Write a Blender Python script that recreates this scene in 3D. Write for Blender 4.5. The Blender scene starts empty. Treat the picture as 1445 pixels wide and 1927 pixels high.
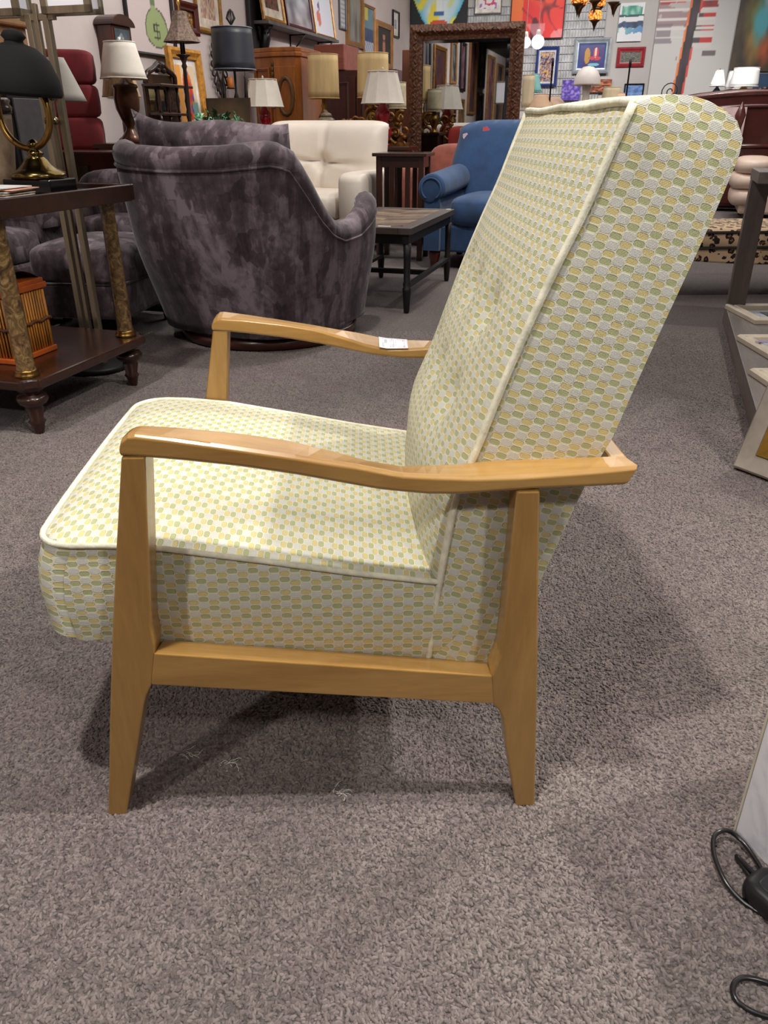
import bpy, bmesh, math, random
from mathutils import Vector, Matrix, noise
SC = bpy.context.scene
COL = SC.collection
PI = math.pi
# ---------------------------------------------------------------- camera
CAM_H, PITCH, FPX = 0.93, math.radians(26.6), 1447.0
cam_d = bpy.data.cameras.new('camera'); cam = bpy.data.objects.new('camera', cam_d); COL.objects.link(cam)
cam.location = (0, 0, CAM_H); cam.rotation_euler = (PI/2 - PITCH, 0, 0)
cam_d.sensor_fit = 'VERTICAL'; cam_d.sensor_height = 36.0; cam_d.lens = 36.0*FPX/1927.0
cam_d.clip_start = 0.02; cam_d.clip_end = 100
SC.camera = cam
# ---------------------------------------------------------------- world, lights, exposure
wd = bpy.data.worlds.new('dim showroom'); SC.world = wd; wd.use_nodes = True
wd.node_tree.nodes['Background'].inputs[0].default_value = (0.80, 0.78, 0.82, 1)
wd.node_tree.nodes['Background'].inputs[1].default_value = 0.04
SC.view_settings.view_transform = 'Standard'; SC.view_settings.look = 'None'
SC.view_settings.gamma = 1.0; SC.view_settings.use_curve_mapping = False
SC.view_settings.exposure = 0.12
SC.cycles.use_denoising = True
SC.cycles.max_bounces = 6; SC.cycles.diffuse_bounces = 3; SC.cycles.glossy_bounces = 3
SC.cycles.transmission_bounces = 4; SC.cycles.caustics_reflective = False; SC.cycles.caustics_refractive = False

def spot(loc, target, power, ang=70, blend=0.6, r=0.06, col=(1, 0.955, 0.90)):
    d = bpy.data.lights.new('ceiling_or_fill_spot', 'SPOT'); o = bpy.data.objects.new('ceiling_or_fill_spot', d); COL.objects.link(o)
    d.energy = power; d.spot_size = math.radians(ang); d.spot_blend = blend; d.shadow_soft_size = r; d.color = col
    o.location = loc
    o.rotation_euler = (Vector(target)-Vector(loc)).to_track_quat('-Z', 'Y').to_euler()
    return o
def area(loc, sx, sy, power, col=(1, 0.96, 0.92)):
    d = bpy.data.lights.new('overhead_fill_light', 'AREA'); o = bpy.data.objects.new('overhead_fill_light', d); COL.objects.link(o)  # soft fill added overhead, stands for no fixture
    d.shape = 'RECTANGLE'; d.size = sx; d.size_y = sy; d.energy = power; d.color = col; o.location = loc
    return o
# key from behind the photographer's left, second lamp high on the right, both ceiling spots
spot((-2.15, -1.75, 3.1), (-0.05, 0.9, 0.35), 175, 78, 0.5, 0.10)
spot((1.7, -1.5, 2.95), (0.35, 0.7, 0.3), 120, 66, 0.7, 0.12)  # fill added at right front, lifts the chair's side and shadow
spot((1.95, 0.80, 3.1), (-0.05, 0.85, 0.3), 250, 75, 0.7, 0.06)
spot((-0.25, 0.45, 3.2), (-0.1, 0.75, 0.2), 240, 80, 0.8, 0.06)
spot((2.6, 3.3, 3.1), (0.45, 1.15, 0.1), 270, 55, 0.7, 0.10)  # fill added from the back right, brightens the shadowed floor
area((0.2, 0.3, 3.3), 3.0, 3.0, 6)
spot((-1.0, 1.2, 3.1), (-3.5, 1.8, 1.6), 260, 75)  # pair added to brighten the wall pictures reflected in the mirror
spot((-1.9, -0.9, 3.1), (-4.2, -0.4, 1.6), 260, 75)
spot((-2.4, -3.0, 2.6), (-5.2, -5.5, 1.6), 330, 75)  # row added behind the camera to light the reflected wall
spot((-3.6, -7.0, 2.6), (-6.4, -9.5, 1.6), 330, 75)
spot((-5.0, -11.0, 2.6), (-7.8, -13.5, 1.6), 330, 75)
area((0.8, 6.0, 3.3), 5.0, 5.0, 100)
area((2.6, 9.6, 3.3), 4.0, 3.0, 120)
# lamps over the rows of furniture and along the picture walls
spot((0.6, 4.0, 3.2), (0.1, 6.0, 0.6), 130, 60)
spot((1.4, 5.0, 3.2), (0.7, 6.2, 0.6), 90, 60)
spot((-0.1, 3.4, 3.2), (-0.55, 3.95, 0.8), 150, 50, 0.8)
spot((-1.3, 1.4, 3.2), (-1.4, 3.0, 0.6), 150, 55, 0.8)
spot((2.6, 2.6, 3.2), (2.0, 3.8, 0.2), 120, 70)
spot((0.2, 5.5, 3.2), (-2.0, 6.8, 1.3), 190, 65)
spot((1.6, 8.3, 3.2), (-0.3, 11.6, 1.7), 260, 65)
spot((1.2, 10.2, 3.3), (1.3, 13.6, 2.1), 300, 65)
spot((2.4, 9.6, 3.3), (2.8, 12.6, 1.9), 330, 65)
spot((4.0, 9.2, 3.3), (4.4, 12.2, 1.7), 300, 65)
spot((3.4, 8.0, 3.3), (3.9, 9.8, 0.4), 110, 60)

# ---------------------------------------------------------------- projection used to measure places from the photograph
_c, _s = math.cos(PITCH), math.sin(PITCH)
def ray(u, v):
    x = (u-722.5)/FPX; y = (963.5-v)/FPX
    return Vector((x, _c+y*_s, -_s+y*_c))
EYE = Vector((0, 0, CAM_H))
def at(u, v, Y):
    r = ray(u, v); return EYE + r*(Y/r.y)
def on_floor(u, v, z=0.0):
    r = ray(u, v); return EYE + r*((z-CAM_H)/r.z)
RA = math.radians(16.5)                                   # the room is turned against the camera
WDIR = Vector((math.sin(RA), math.cos(RA), 0)); EDIR = Vector((math.cos(RA), -math.sin(RA), 0))
CORNER = Vector((0.45, 15.5, 0))
def on_back(u, v, off=0.0):                               # (s along the wall, z)
    r = ray(u, v); t = ((CORNER-WDIR*off-EYE).dot(WDIR))/r.dot(WDIR); p = EYE+r*t
    return (p-CORNER).dot(EDIR), p.z
def on_left(u, v, off=0.0):                               # (t from the corner towards the viewer, z)
    r = ray(u, v); t = ((CORNER+EDIR*off-EYE).dot(EDIR))/r.dot(EDIR); p = EYE+r*t
    return -(p-CORNER).dot(WDIR), p.z

# ---------------------------------------------------------------- materials
def srgb(c):
    return tuple((x/255/12.92 if x/255 <= 0.04045 else ((x/255+0.055)/1.055)**2.4) for x in c[:3]) + (1,)
class NT:
    """small wrapper that writes node graphs in a few words"""
    def __init__(s, m):
        s.t = m.node_tree; s.n = s.t.nodes; s.bsdf = s.n['Principled BSDF']
    def new(s, typ, **kw):
        n = s.n.new(typ)
        for k, v in kw.items(): setattr(n, k, v)
        return n
    def put(s, sock, v):
        if isinstance(v, bpy.types.NodeSocket): s.t.links.new(v, sock)
        else: sock.default_value = v
    def math(s, op, a, b=0.0, c=None, clamp=False):
        n = s.new('ShaderNodeMath', operation=op, use_clamp=clamp); s.put(n.inputs[0], a); s.put(n.inputs[1], b)
        if c is not None: s.put(n.inputs[2], c)
        return n.outputs[0]
    def noise(s, vec, scale, detail=2.0, rough=0.5, dist=0.0):
        n = s.new('ShaderNodeTexNoise'); s.put(n.inputs['Vector'], vec)
        n.inputs['Scale'].default_value = scale; n.inputs['Detail'].default_value = detail
        n.inputs['Roughness'].default_value = rough; n.inputs['Distortion'].default_value = dist
        return n.outputs['Fac']
    def ramp(s, f, stops, interp='LINEAR'):
        n = s.new('ShaderNodeValToRGB'); cr = n.color_ramp; cr.interpolation = interp
        while len(cr.elements) < len(stops): cr.elements.new(0.5)
        for e, (p, c) in zip(cr.elements, stops): e.position = p; e.color = srgb(c)
        s.put(n.inputs[0], f); return n.outputs[0]
    def mix(s, f, a, b, mode='MIX'):
        n = s.new('ShaderNodeMix', data_type='RGBA', blend_type=mode); s.put(n.inputs[0], f); s.put(n.inputs[6], a); s.put(n.inputs[7], b)
        return n.outputs[2]
    def scale(s, vec, sc, rot=(0, 0, 0)):
        n = s.new('ShaderNodeMapping'); s.put(n.inputs[0], vec); n.inputs['Scale'].default_value = sc; n.inputs['Rotation'].default_value = rot
        return n.outputs[0]
    def obj(s): return s.new('ShaderNodeTexCoord').outputs['Object']
    def uv(s): return s.new('ShaderNodeTexCoord').outputs['UV']
    def bump(s, h, strength=0.3, dist=0.01):
        n = s.new('ShaderNodeBump'); s.put(n.inputs['Height'], h); n.inputs['Strength'].default_value = strength; n.inputs['Distance'].default_value = dist
        s.put(s.bsdf.inputs['Normal'], n.outputs[0])
    def color(s, c): s.put(s.bsdf.inputs['Base Color'], c)
    def rough(s, v): s.put(s.bsdf.inputs['Roughness'], v)
def newmat(name):
    m = bpy.data.materials.new(name); m.use_nodes = True; return m, NT(m)
_M = {}
def mat(name, c=(128, 128, 128), rough=0.5, metal=0.0, var=0.12, vscale=9.0, bump=0.0, bscale=60.0, stretch=(1, 1, 1), emit=0.0, sheen=0.0, coat=0.0):
    """plain procedural material: base colour with a cloudy variation and fine relief"""
    if name in _M: return _M[name]
    m, n = newmat(name)
    v = n.scale(n.obj(), stretch)
    lo = tuple(x*(1-var) for x in c); hi = tuple(min(255, x*(1+var)) for x in c)
    n.color(n.ramp(n.noise(v, vscale, 4.0, 0.6), [(0.3, lo), (0.7, hi)]))
    n.rough(rough); n.bsdf.inputs['Metallic'].default_value = metal
    if bump: n.bump(n.noise(v, bscale, 3.0), bump, 0.004)
    if sheen: n.bsdf.inputs['Sheen Weight'].default_value = sheen
    if coat: n.bsdf.inputs['Coat Weight'].default_value = coat; n.bsdf.inputs['Coat Roughness'].default_value = 0.15
    if emit:
        n.bsdf.inputs['Emission Color'].default_value = srgb(c); n.bsdf.inputs['Emission Strength'].default_value = emit
    _M[name] = m; return m
def wood(name, dark=(90, 60, 40), light=(120, 84, 58), rough=0.35, axis='x', coat=0.3, grain=14.0):
    if name in _M: return _M[name]
    m, n = newmat(name)
    st = {'x': (0.12, 1, 1), 'y': (1, 0.12, 1), 'z': (1, 1, 0.12)}[axis]
    v = n.scale(n.obj(), st)
    a = n.noise(v, grain, 4.0, 0.6, 0.6); b = n.noise(v, grain*9, 3.0, 0.6)
    f = n.math('ADD', n.math('MULTIPLY', a, 0.7), n.math('MULTIPLY', b, 0.3))
    n.color(n.ramp(f, [(0.32, dark), (0.68, light)]))
    n.rough(rough); n.bsdf.inputs['Coat Weight'].default_value = coat; n.bsdf.inputs['Coat Roughness'].default_value = 0.12
    n.bump(b, 0.06, 0.002)
    _M[name] = m; return m

# ---------------------------------------------------------------- mesh helpers
class MB:
    """collects shapes and links them as one mesh object"""
    def __init__(s): s.v = []; s.f = []; s.uv = []; s.col = []; s.sm = []
    def add(s, vs, fs, smooth=False, uvs=None, M=None):
        o = len(s.v)
        s.v += [tuple(M @ Vector(p)) if M else tuple(p) for p in vs]
        for k, f in enumerate(fs):
            s.f.append([o+i for i in f]); s.sm.append(smooth); s.uv.append(uvs[k] if uvs else None)
        return s
    def box(s, c, d, M=None):
        x, y, z = (k/2 for k in d); cx, cy, cz = c
        vs = [(cx+a*x, cy+b*y, cz+e*z) for e in (-1, 1) for b in (-1, 1) for a in (-1, 1)]
        return s.add(vs, [(0, 2, 3, 1), (4, 5, 7, 6), (0, 1, 5, 4), (2, 6, 7, 3), (0, 4, 6, 2), (1, 3, 7, 5)], M=M)
    def bx(s, a, b, M=None):
        return s.box([(p+q)/2 for p, q in zip(a, b)], [abs(q-p) for p, q in zip(a, b)], M)
    def lathe(s, prof, n=20, c=(0, 0, 0), smooth=True, M=None, sx=1, sy=1, flute=0.0, lobes=0):
        vs = []; fs = []
        for r, z in prof:
            for k in range(n):
                a = 2*PI*k/n; q = r*(1+flute*math.cos(lobes*a)) if lobes else r
                vs.append((c[0]+q*math.cos(a)*sx, c[1]+q*math.sin(a)*sy, c[2]+z))
        for i in range(len(prof)-1):
            for k in range(n): fs.append((i*n+k, i*n+(k+1) % n, (i+1)*n+(k+1) % n, (i+1)*n+k))
        if prof[0][0] > 1e-5: fs.append(tuple(range(n-1, -1, -1)))
        if prof[-1][0] > 1e-5: fs.append(tuple((len(prof)-1)*n+k for k in range(n)))
        return s.add(vs, fs, smooth, M=M)
    def shell(s, prof, n=24, c=(0, 0, 0), smooth=True, M=None):      # open lathe (lamp shades): a closed profile loop turned round
        vs = []; fs = []; m = len(prof)
        for r, z in prof:
            for k in range(n):
                a = 2*PI*k/n; vs.append((c[0]+r*math.cos(a), c[1]+r*math.sin(a), c[2]+z))
        for i in range(m):
            j = (i+1) % m
            for k in range(n): fs.append((i*n+k, i*n+(k+1) % n, j*n+(k+1) % n, j*n+k))
        return s.add(vs, fs, smooth, M=M)
    def tube(s, pts, r, n=8, closed=False, smooth=True, M=None):
        pts = [Vector(p) for p in pts]; m = len(pts); vs = []; fs = []
        up = Vector((0.013, 0.027, 1)).normalized(); prev = None
        for i, p in enumerate(pts):
            a = pts[i-1] if (i > 0 or closed) else p; b = pts[(i+1) % m] if (i < m-1 or closed) else p
            t = (b-a).normalized()
            if prev is None:
                q = t.cross(up)
                if q.length < 0.05: q = t.cross(Vector((1, 0, 0)))
            else:
                q = prev - t*prev.dot(t)
            q.normalize(); prev = q; w = t.cross(q)
            rr = r[i] if isinstance(r, (list, tuple)) else r
            for k in range(n):
                an = 2*PI*k/n; vs.append(p+(q*math.cos(an)+w*math.sin(an))*rr)
        for i in range(m if closed else m-1):
            j = (i+1) % m
            for k in range(n): fs.append((i*n+k, i*n+(k+1) % n, j*n+(k+1) % n, j*n+k))
        if not closed:
            fs.append(tuple(range(n-1, -1, -1))); fs.append(tuple((m-1)*n+k for k in range(n)))
        return s.add(vs, fs, smooth, M=M)
    def prism(s, poly, lo, hi, axis='y', M=None, smooth=False):     # outline in the two other axes, thickness along axis
        n = len(poly)
        mk = {'y': lambda a, b, t: (a, t, b), 'x': lambda a, b, t: (t, a, b), 'z': lambda a, b, t: (a, b, t)}[axis]
        vs = [mk(a, b, lo) for a, b in poly]+[mk(a, b, hi) for a, b in poly]
        fs = [tuple(range(n)), tuple(range(2*n-1, n-1, -1))]+[(i, n+i, n+(i+1) % n, (i+1) % n) for i in range(n)]
        return s.add(vs, fs, smooth, M=M)
    def grid(s, fn, nu, nv, smooth=True, uvf=None, M=None, flip=False):
        vs = []; us = []
        for j in range(nv+1):
            for i in range(nu+1):
                vs.append(fn(i/nu, j/nv)); us.append(uvf(i/nu, j/nv, vs[-1]) if uvf else (i/nu, j/nv))
        fs = []; uu = []
        for j in range(nv):
            for i in range(nu):
                a = j*(nu+1)+i; f = (a, a+1, a+nu+2, a+nu+1)
                if flip: f = f[::-1]
                fs.append(f); uu.append([us[k] for k in f])
        return s.add(vs, fs, smooth, uu, M)
    def loft(s, secs, closed=True, caps=True, smooth=True, M=None):
        n = len(secs[0]); vs = [p for q in secs for p in q]; fs = []
        for i in range(len(secs)-1):
            for k in range(n if closed else n-1): fs.append((i*n+k, i*n+(k+1) % n, (i+1)*n+(k+1) % n, (i+1)*n+k))
        if caps:
            fs.append(tuple(range(n-1, -1, -1))); fs.append(tuple((len(secs)-1)*n+k for k in range(n)))
        return s.add(vs, fs, smooth, M=M)
    def soft(s, c, d, e=4.0, n=20, m=12, M=None, puff=0.0):           # cushion: superellipsoid
        sg = lambda x, p: math.copysign(abs(x)**p, x)
        vs = []; fs = []
        for j in range(m+1):
            b = -PI/2+PI*j/m
            for k in range(n):
                a = 2*PI*k/n; pe = 2.0/e
                x = sg(math.cos(b), pe)*sg(math.cos(a), pe); y = sg(math.cos(b), pe)*sg(math.sin(a), pe); z = sg(math.sin(b), pe)
                q = 1+puff*(1-x*x)*(1-y*y)
                vs.append((c[0]+x*d[0]/2, c[1]+y*d[1]/2, c[2]+z*q*d[2]/2))
        for j in range(m):
            for k in range(n): fs.append((j*n+k, j*n+(k+1) % n, (j+1)*n+(k+1) % n, (j+1)*n+k))
        return s.add(vs, fs, True, M=M)
    def build(s, name, m, parent=None, bevel=0.0, seg=2, weld=True, loc=None, rotz=None, subsurf=0):
        me = bpy.data.meshes.new(name); me.from_pydata(s.v, [], s.f)
        me.polygons.foreach_set('use_smooth', s.sm)
        if any(u is not None for u in s.uv):
            L = me.uv_layers.new(name='UVMap').data
            for p, u in zip(me.polygons, s.uv):
                if u:
                    for li, q in zip(p.loop_indices, u): L[li].uv = q
        bm = bmesh.new(); bm.from_mesh(me)
        if weld: bmesh.ops.remove_doubles(bm, verts=bm.verts, dist=1e-5)
        bmesh.ops.recalc_face_normals(bm, faces=bm.faces)
        bm.to_mesh(me); bm.free()
        me.materials.append(m)
        o = bpy.data.objects.new(name, me); COL.objects.link(o)
        if bevel:
            b = o.modifiers.new('bevel', 'BEVEL'); b.width = bevel; b.segments = seg; b.limit_method = 'ANGLE'; b.angle_limit = math.radians(35); b.harden_normals = False
        if subsurf:
            b = o.modifiers.new('sub', 'SUBSURF'); b.levels = subsurf; b.render_levels = subsurf
        if parent: o.parent = parent
        if loc is not None: o.location = loc
        if rotz is not None: o.rotation_euler = (0, 0, rotz)
        return o
def tag(o, label, cat, group=None, kind=None):
    o['label'] = label; o['category'] = cat
    if group: o['group'] = group
    if kind: o['kind'] = kind
    return o
def thing(name, label, cat, loc=(0, 0, 0), rotz=0.0, group=None):
    o = bpy.data.objects.new(name, None); COL.objects.link(o); o.empty_display_size = 0.05
    o.location = loc; o.rotation_euler = (0, 0, rotz)
    return tag(o, label, cat, group)
def struct(o): o['kind'] = 'structure'; return o
def lerp_path(pts, n):
    """resample a polyline smoothly (Catmull-Rom) to n+1 points"""
    P = [Vector(p) for p in pts]; L = [0]
    for a, b in zip(P, P[1:]): L.append(L[-1]+(b-a).length)
    out = []
    for k in range(n+1):
        d = L[-1]*k/n; i = 0
        while i < len(P)-2 and L[i+1] < d: i += 1
        t = (d-L[i])/max(1e-9, L[i+1]-L[i])
        p0 = P[max(0, i-1)]; p1 = P[i]; p2 = P[i+1]; p3 = P[min(len(P)-1, i+2)]
        out.append(0.5*((2*p1)+(p2-p0)*t+(2*p0-5*p1+4*p2-p3)*t*t+(3*p1-p0-3*p2+p3)*t*t*t))
    return out
def interp(pts, x):
    if x <= pts[0][0]: return pts[0][1]
    for (a, p), (b, q) in zip(pts, pts[1:]):
        if x <= b: return p+(q-p)*(x-a)/(b-a)
    return pts[-1][1]
def smooth(x): x = max(0.0, min(1.0, x)); return x*x*(3-2*x)

# ---------------------------------------------------------------- room shell
def carpet(name, pile):
    m, n = newmat(name)
    v = n.new('ShaderNodeNewGeometry').outputs['Position']
    big = n.noise(v, 2.4, 4.0, 0.6, 0.4); mid = n.noise(v, 11, 4.0, 0.65, 0.5); hue = n.noise(v, 3.1, 2.0)
    if pile: f = n.new('ShaderNodeObjectInfo').outputs['Random']; st = [(0.0, (106, 97, 94)), (0.5, (126, 116, 113)), (1.0, (146, 136, 132))]
    else: f = n.noise(n.scale(v, (1, 1.3, 1)), 130, 4.0, 0.75, 0.8); st = [(0.36, (70, 63, 61)), (0.5, (112, 103, 100)), (0.64, (140, 131, 127))]
    c1 = n.ramp(f, st)
    c2 = n.mix(n.math('MULTIPLY', n.ramp(mid, [(0.48, (0, 0, 0)), (0.75, (255, 255, 255))]), 0.40), c1, srgb((98, 88, 86)))
    c3 = n.mix(n.math('MULTIPLY', n.ramp(big, [(0.46, (0, 0, 0)), (0.66, (255, 255, 255))]), 0.30), c2, srgb((104, 95, 92)))
    c3 = n.mix(0.30, c3, n.ramp(hue, [(0.35, (132, 136, 126)), (0.65, (146, 124, 134))]), 'SOFT_LIGHT')
    n.color(c3); n.rough(0.95); n.bsdf.inputs['Sheen Weight'].default_value = 0.10
    if not pile: n.bump(n.math('ADD', f, n.math('MULTIPLY', mid, 0.6)), 0.8, 0.009)
    return m
MB().add([(-11, -20, 0), (13, -20, 0), (13, 18, 0), (-11, 18, 0)], [(0, 1, 2, 3)]).build('floor', carpet('grey_carpet', False))['kind'] = 'structure'
def carpet_pile(x0, x1, y0, y1, dens):                   # the cut pile near the viewer: real tufts, too many to count
    o = MB().add([(x0, y0, 0), (x1, y0, 0), (x1, y1, 0), (x0, y1, 0)], [(0, 1, 2, 3)]).build('carpet_pile', carpet('carpet_yarn', True))
    g = bpy.data.node_groups.new('pile', 'GeometryNodeTree')
    g.interface.new_socket('Geometry', in_out='INPUT', socket_type='NodeSocketGeometry'); g.interface.new_socket('Geometry', in_out='OUTPUT', socket_type='NodeSocketGeometry')
    N = g.nodes.new; L = g.links.new
    gi, go = N('NodeGroupInput'), N('NodeGroupOutput')
    d = N('GeometryNodeDistributePointsOnFaces'); d.inputs['Density'].default_value = dens
    ico = N('GeometryNodeMeshIcoSphere'); ico.inputs['Radius'].default_value = 0.0036; ico.inputs['Subdivisions'].default_value = 2
    tr = N('GeometryNodeTransform'); tr.inputs['Scale'].default_value = (1.15, 0.52, 0.62)
    sm = N('GeometryNodeSetMaterial'); sm.inputs['Material'].default_value = o.data.materials[0]
    ss = N('GeometryNodeSetShadeSmooth')
    ip = N('GeometryNodeInstanceOnPoints')
    rr = N('FunctionNodeRandomValue'); rr.data_type = 'FLOAT_VECTOR'; rr.inputs[0].default_value = (-0.3, -0.75, 0.0); rr.inputs[1].default_value = (0.3, 0.75, 6.283)
    rs = N('FunctionNodeRandomValue'); rs.data_type = 'FLOAT'; rs.inputs[2].default_value = 0.75; rs.inputs[3].default_value = 1.45
    L(gi.outputs[0], d.inputs['Mesh']); L(d.outputs['Points'], ip.inputs['Points'])
    L(ico.outputs['Mesh'], tr.inputs['Geometry']); L(tr.outputs[0], ss.inputs[0]); L(ss.outputs[0], sm.inputs['Geometry']); L(sm.outputs[0], ip.inputs['Instance'])
    L(rr.outputs[0], ip.inputs['Rotation']); L(rs.outputs[1], ip.inputs['Scale']); L(ip.outputs[0], go.inputs[0])
    md = o.modifiers.new('pile', 'NODES'); md.node_group = g
    o['kind'] = 'stuff'; o['label'] = 'short grey cut pile of the carpet around the lounge chair'; o['category'] = 'carpet'
    return o
carpet_pile(-1.3, 2.1, 0.48, 3.9, 72000)
def room_box(name, s0, s1, t0, t1, z0, z1, m):            # slab given in room axes (s along the back wall, t away from it)
    p = MB(); P = lambda s, t, z: CORNER+EDIR*s-WDIR*t+Vector((0, 0, z))
    vs = [P(s, t, z) for z in (z0, z1) for t in (t0, t1) for s in (s0, s1)]
    p.add(vs, [(0, 2, 3, 1), (4, 5, 7, 6), (0, 1, 5, 4), (2, 6, 7, 3), (0, 4, 6, 2), (1, 3, 7, 5)])
    return struct(p.build(name, m))
WALLM = mat('painted_plaster', (203, 190, 187), 0.85, var=0.04, vscale=1.5, bump=0.05)
WALLR = mat('painted_plaster_right', (196, 192, 190), 0.85, var=0.03, vscale=1.5, bump=0.05)
DARKC = mat('dark_ceiling_paint', (40, 41, 44), 0.9, var=0.1)
room_box('wall_left', -0.12, 0.0, -0.12, 32.0, 0, 3.6, WALLM)
room_box('wall_back', -0.12, 9.5, -0.12, 0.0, 0, 3.6, WALLR)
room_box('wall_right', 9.4, 9.52, 0.0, 32.0, 0, 3.6, WALLR)
room_box('ceiling', -0.12, 9.5, -0.12, 32.0, 3.6, 3.7, DARKC)
room_box('trim_3', 0.0, 9.4, 18.5, 31.9, 2.72, 3.6, DARKC)
room_box('trim_1', 0.0, 0.02, 0.0, 32.0, 0, 0.10, mat('white_trim', (215, 212, 208), 0.5))
room_box('trim_2', 0.0, 9.4, 0.0, 0.02, 0, 0.10, mat('white_trim'))
# ================================================================ the lounge chair
CH_W = 0.67
def fabric():
    m, n = newmat('woven_capsule_fabric')
    s = n.new('ShaderNodeSeparateXYZ'); n.put(s.inputs[0], n.uv())
    U = n.math('DIVIDE', s.outputs[0], 0.0140); V = n.math('DIVIDE', s.outputs[1], 0.0282)
    ci = n.math('FLOOR', U); fu = n.math('SUBTRACT', U, ci)
    par = n.math('MODULO', n.math('ABSOLUTE', ci), 2.0)
    V2 = n.math('ADD', V, n.math('MULTIPLY', par, 0.5)); fv = n.math('SUBTRACT', V2, n.math('FLOOR', V2))
    x = n.math('ABSOLUTE', n.math('SUBTRACT', fu, 0.5))
    def cap(cv, hv):       # rounded oblong: <1 inside
        yy = n.math('DIVIDE', n.math('ABSOLUTE', n.math('SUBTRACT', fv, cv)), hv)
        xx = n.math('DIVIDE', x, 0.50)
        d = n.math('ADD', n.math('POWER', xx, 4.0), n.math('POWER', yy, 3.0))
        return d
    dy, dg, dw = cap(0.155, 0.140), cap(0.465, 0.140), cap(0.81, 0.185)
    ins = lambda d, lo=0.80, hi=1.0: n.new('ShaderNodeMapRange', clamp=True)
    def inside(d):
        k = n.new('ShaderNodeMapRange', clamp=True); n.put(k.inputs[0], d)
        k.inputs[1].default_value = 0.62; k.inputs[2].default_value = 0.86; k.inputs[3].default_value = 1.0; k.inputs[4].default_value = 0.0
        return k.outputs[0]
    iy, ig, iw = inside(dy), inside(dg), inside(dw)
    wv = n.new('ShaderNodeTexWave', wave_type='BANDS', bands_direction='Y'); n.put(wv.inputs['Vector'], n.uv()); wv.inputs['Scale'].default_value = 210.0
    wu = n.new('ShaderNodeTexWave', wave_type='BANDS', bands_direction='X'); n.put(wu.inputs['Vector'], n.uv()); wu.inputs['Scale'].default_value = 260.0
    nz = n.noise(n.uv(), 500, 2.0)
    base = n.mix(n.math('MULTIPLY', wv.outputs['Fac'], 0.6), srgb((234, 231, 208)), srgb((214, 211, 192)))
    c = n.mix(iw, base, srgb((216, 215, 206)))
    c = n.mix(iy, c, srgb((220, 204, 143))); c = n.mix(ig, c, srgb((184, 188, 141)))
    # thin stitched outline
    def ring(d):
        k = n.math('ABSOLUTE', n.math('SUBTRACT', d, 1.02)); return n.math('LESS_THAN', k, 0.2)
    ol = n.math('MAXIMUM', ring(dy), ring(dg))
    c = n.mix(n.math('MULTIPLY', ol, 0.9), c, srgb((246, 242, 218)))
    c = n.mix(n.math('MULTIPLY', nz, 0.22), c, srgb((150, 142, 110)), 'MULTIPLY')
    n.color(c); n.rough(0.85); n.bsdf.inputs['Sheen Weight'].default_value = 0.1
    h = n.math('ADD', n.math('MULTIPLY', n.math('MAXIMUM', iy, ig), -0.8), n.math('MULTIPLY', ol, 0.6))
    h = n.math('ADD', h, n.math('MULTIPLY', iw, 0.25))
    h = n.math('ADD', h, n.math('MULTIPLY', n.math('ADD', wu.outputs['Fac'], wv.outputs['Fac']), 0.12))
    n.bump(h, 0.8, 0.002)
    return m
FAB = fabric()
PIPE = mat('cream_piping_fabric', (222, 218, 196), 0.8, var=0.10, vscale=45, bump=0.2, bscale=300)
BEECH = wood('honey_beech', (144, 104, 50), (178, 138, 78), 0.30, 'x', 0.45, 16)
BEECHV = wood('honey_beech_upright', (138, 100, 48), (168, 129, 72), 0.32, 'z', 0.4, 16)

ch = thing('lounge_armchair', 'high-backed lounge chair in pale green and yellow oval weave with honey wood frame', 'armchair', (0, 0.845, 0), math.radians(1.6))
Y0, Y1 = 0.052, 0.618
WC = Y1-Y0
# --- seat cushion
seat_top = [(-0.451, 0.436), (-0.40, 0.436), (-0.306, 0.430), (-0.157, 0.408), (-0.044, 0.389), (0.074, 0.372), (0.13, 0.364)]
def front_round(yy):       # plan rounding of the two front corners
    e = min(yy, 1-yy)*WC
    r = 0.045
    return 0.0 if e > r else r-math.sqrt(max(0, r*r-(r-e)**2))
def crown(yy, p=0.5): return (max(0.0, 1-(2*yy-1)**2))**p
def seat_pt(xx, yy):
    a = seat_top[0][0]+0.605*xx if False else None
    x = -0.455+(0.585)*xx
    f = (1-xx)**3
    z = interp(seat_top, x)
    bul = 0.030*crown(yy, 0.6)*(min(1, xx*4)**0.6)*(1-0.7*xx)
    far = 0.014*yy*(1-xx)
    x2 = x+f*front_round(yy)*1.0-0.010*f*crown(yy)
    return (x2, Y0+WC*yy, z+bul+far)
sm = MB()
def yres(k): return 0.5-0.5*math.cos(PI*k)
sm.grid(lambda a, b: seat_pt(a, yres(b)), 24, 28, uvf=lambda a, b, p: (p[1], p[0]))
front = [(0.0, 0.0), (0.25, -0.016), (0.55, -0.022), (1.0, -0.017)]
def seat_front(a, b):      # a down the front, b across
    yy = yres(b); t = seat_pt(0, yy)
    dx = interp(front, a)*(1.0-0.0*crown(yy)); zb = 0.290
    return (t[0]+dx, t[1], t[2]+(zb-t[2])*a)
sm.grid(lambda a, b: seat_front(a, b), 10, 28, uvf=lambda a, b, p: (p[1], -p[2]), flip=True)
def seat_side(yy, s):
    def fn(a, b):          # a along, b down
        t = seat_pt(a, yy)
        zb = interp([(-0.47, 0.292), (-0.38, 0.288), (-0.30, 0.283), (0.154, 0.235)], t[0])-0.004
        x = t[0]+interp(front, b)*(1-a)**6
        return (x, t[1]-s*0.006*math.sin(PI*b), t[2]+(zb-t[2])*b)
    return fn
sm.grid(seat_side(0, 1), 30, 10, uvf=lambda a, b, p: (p[0], -p[2]), flip=True)
sm.grid(seat_side(1, -1), 30, 10, uvf=lambda a, b, p: (p[0], -p[2]))
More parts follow.
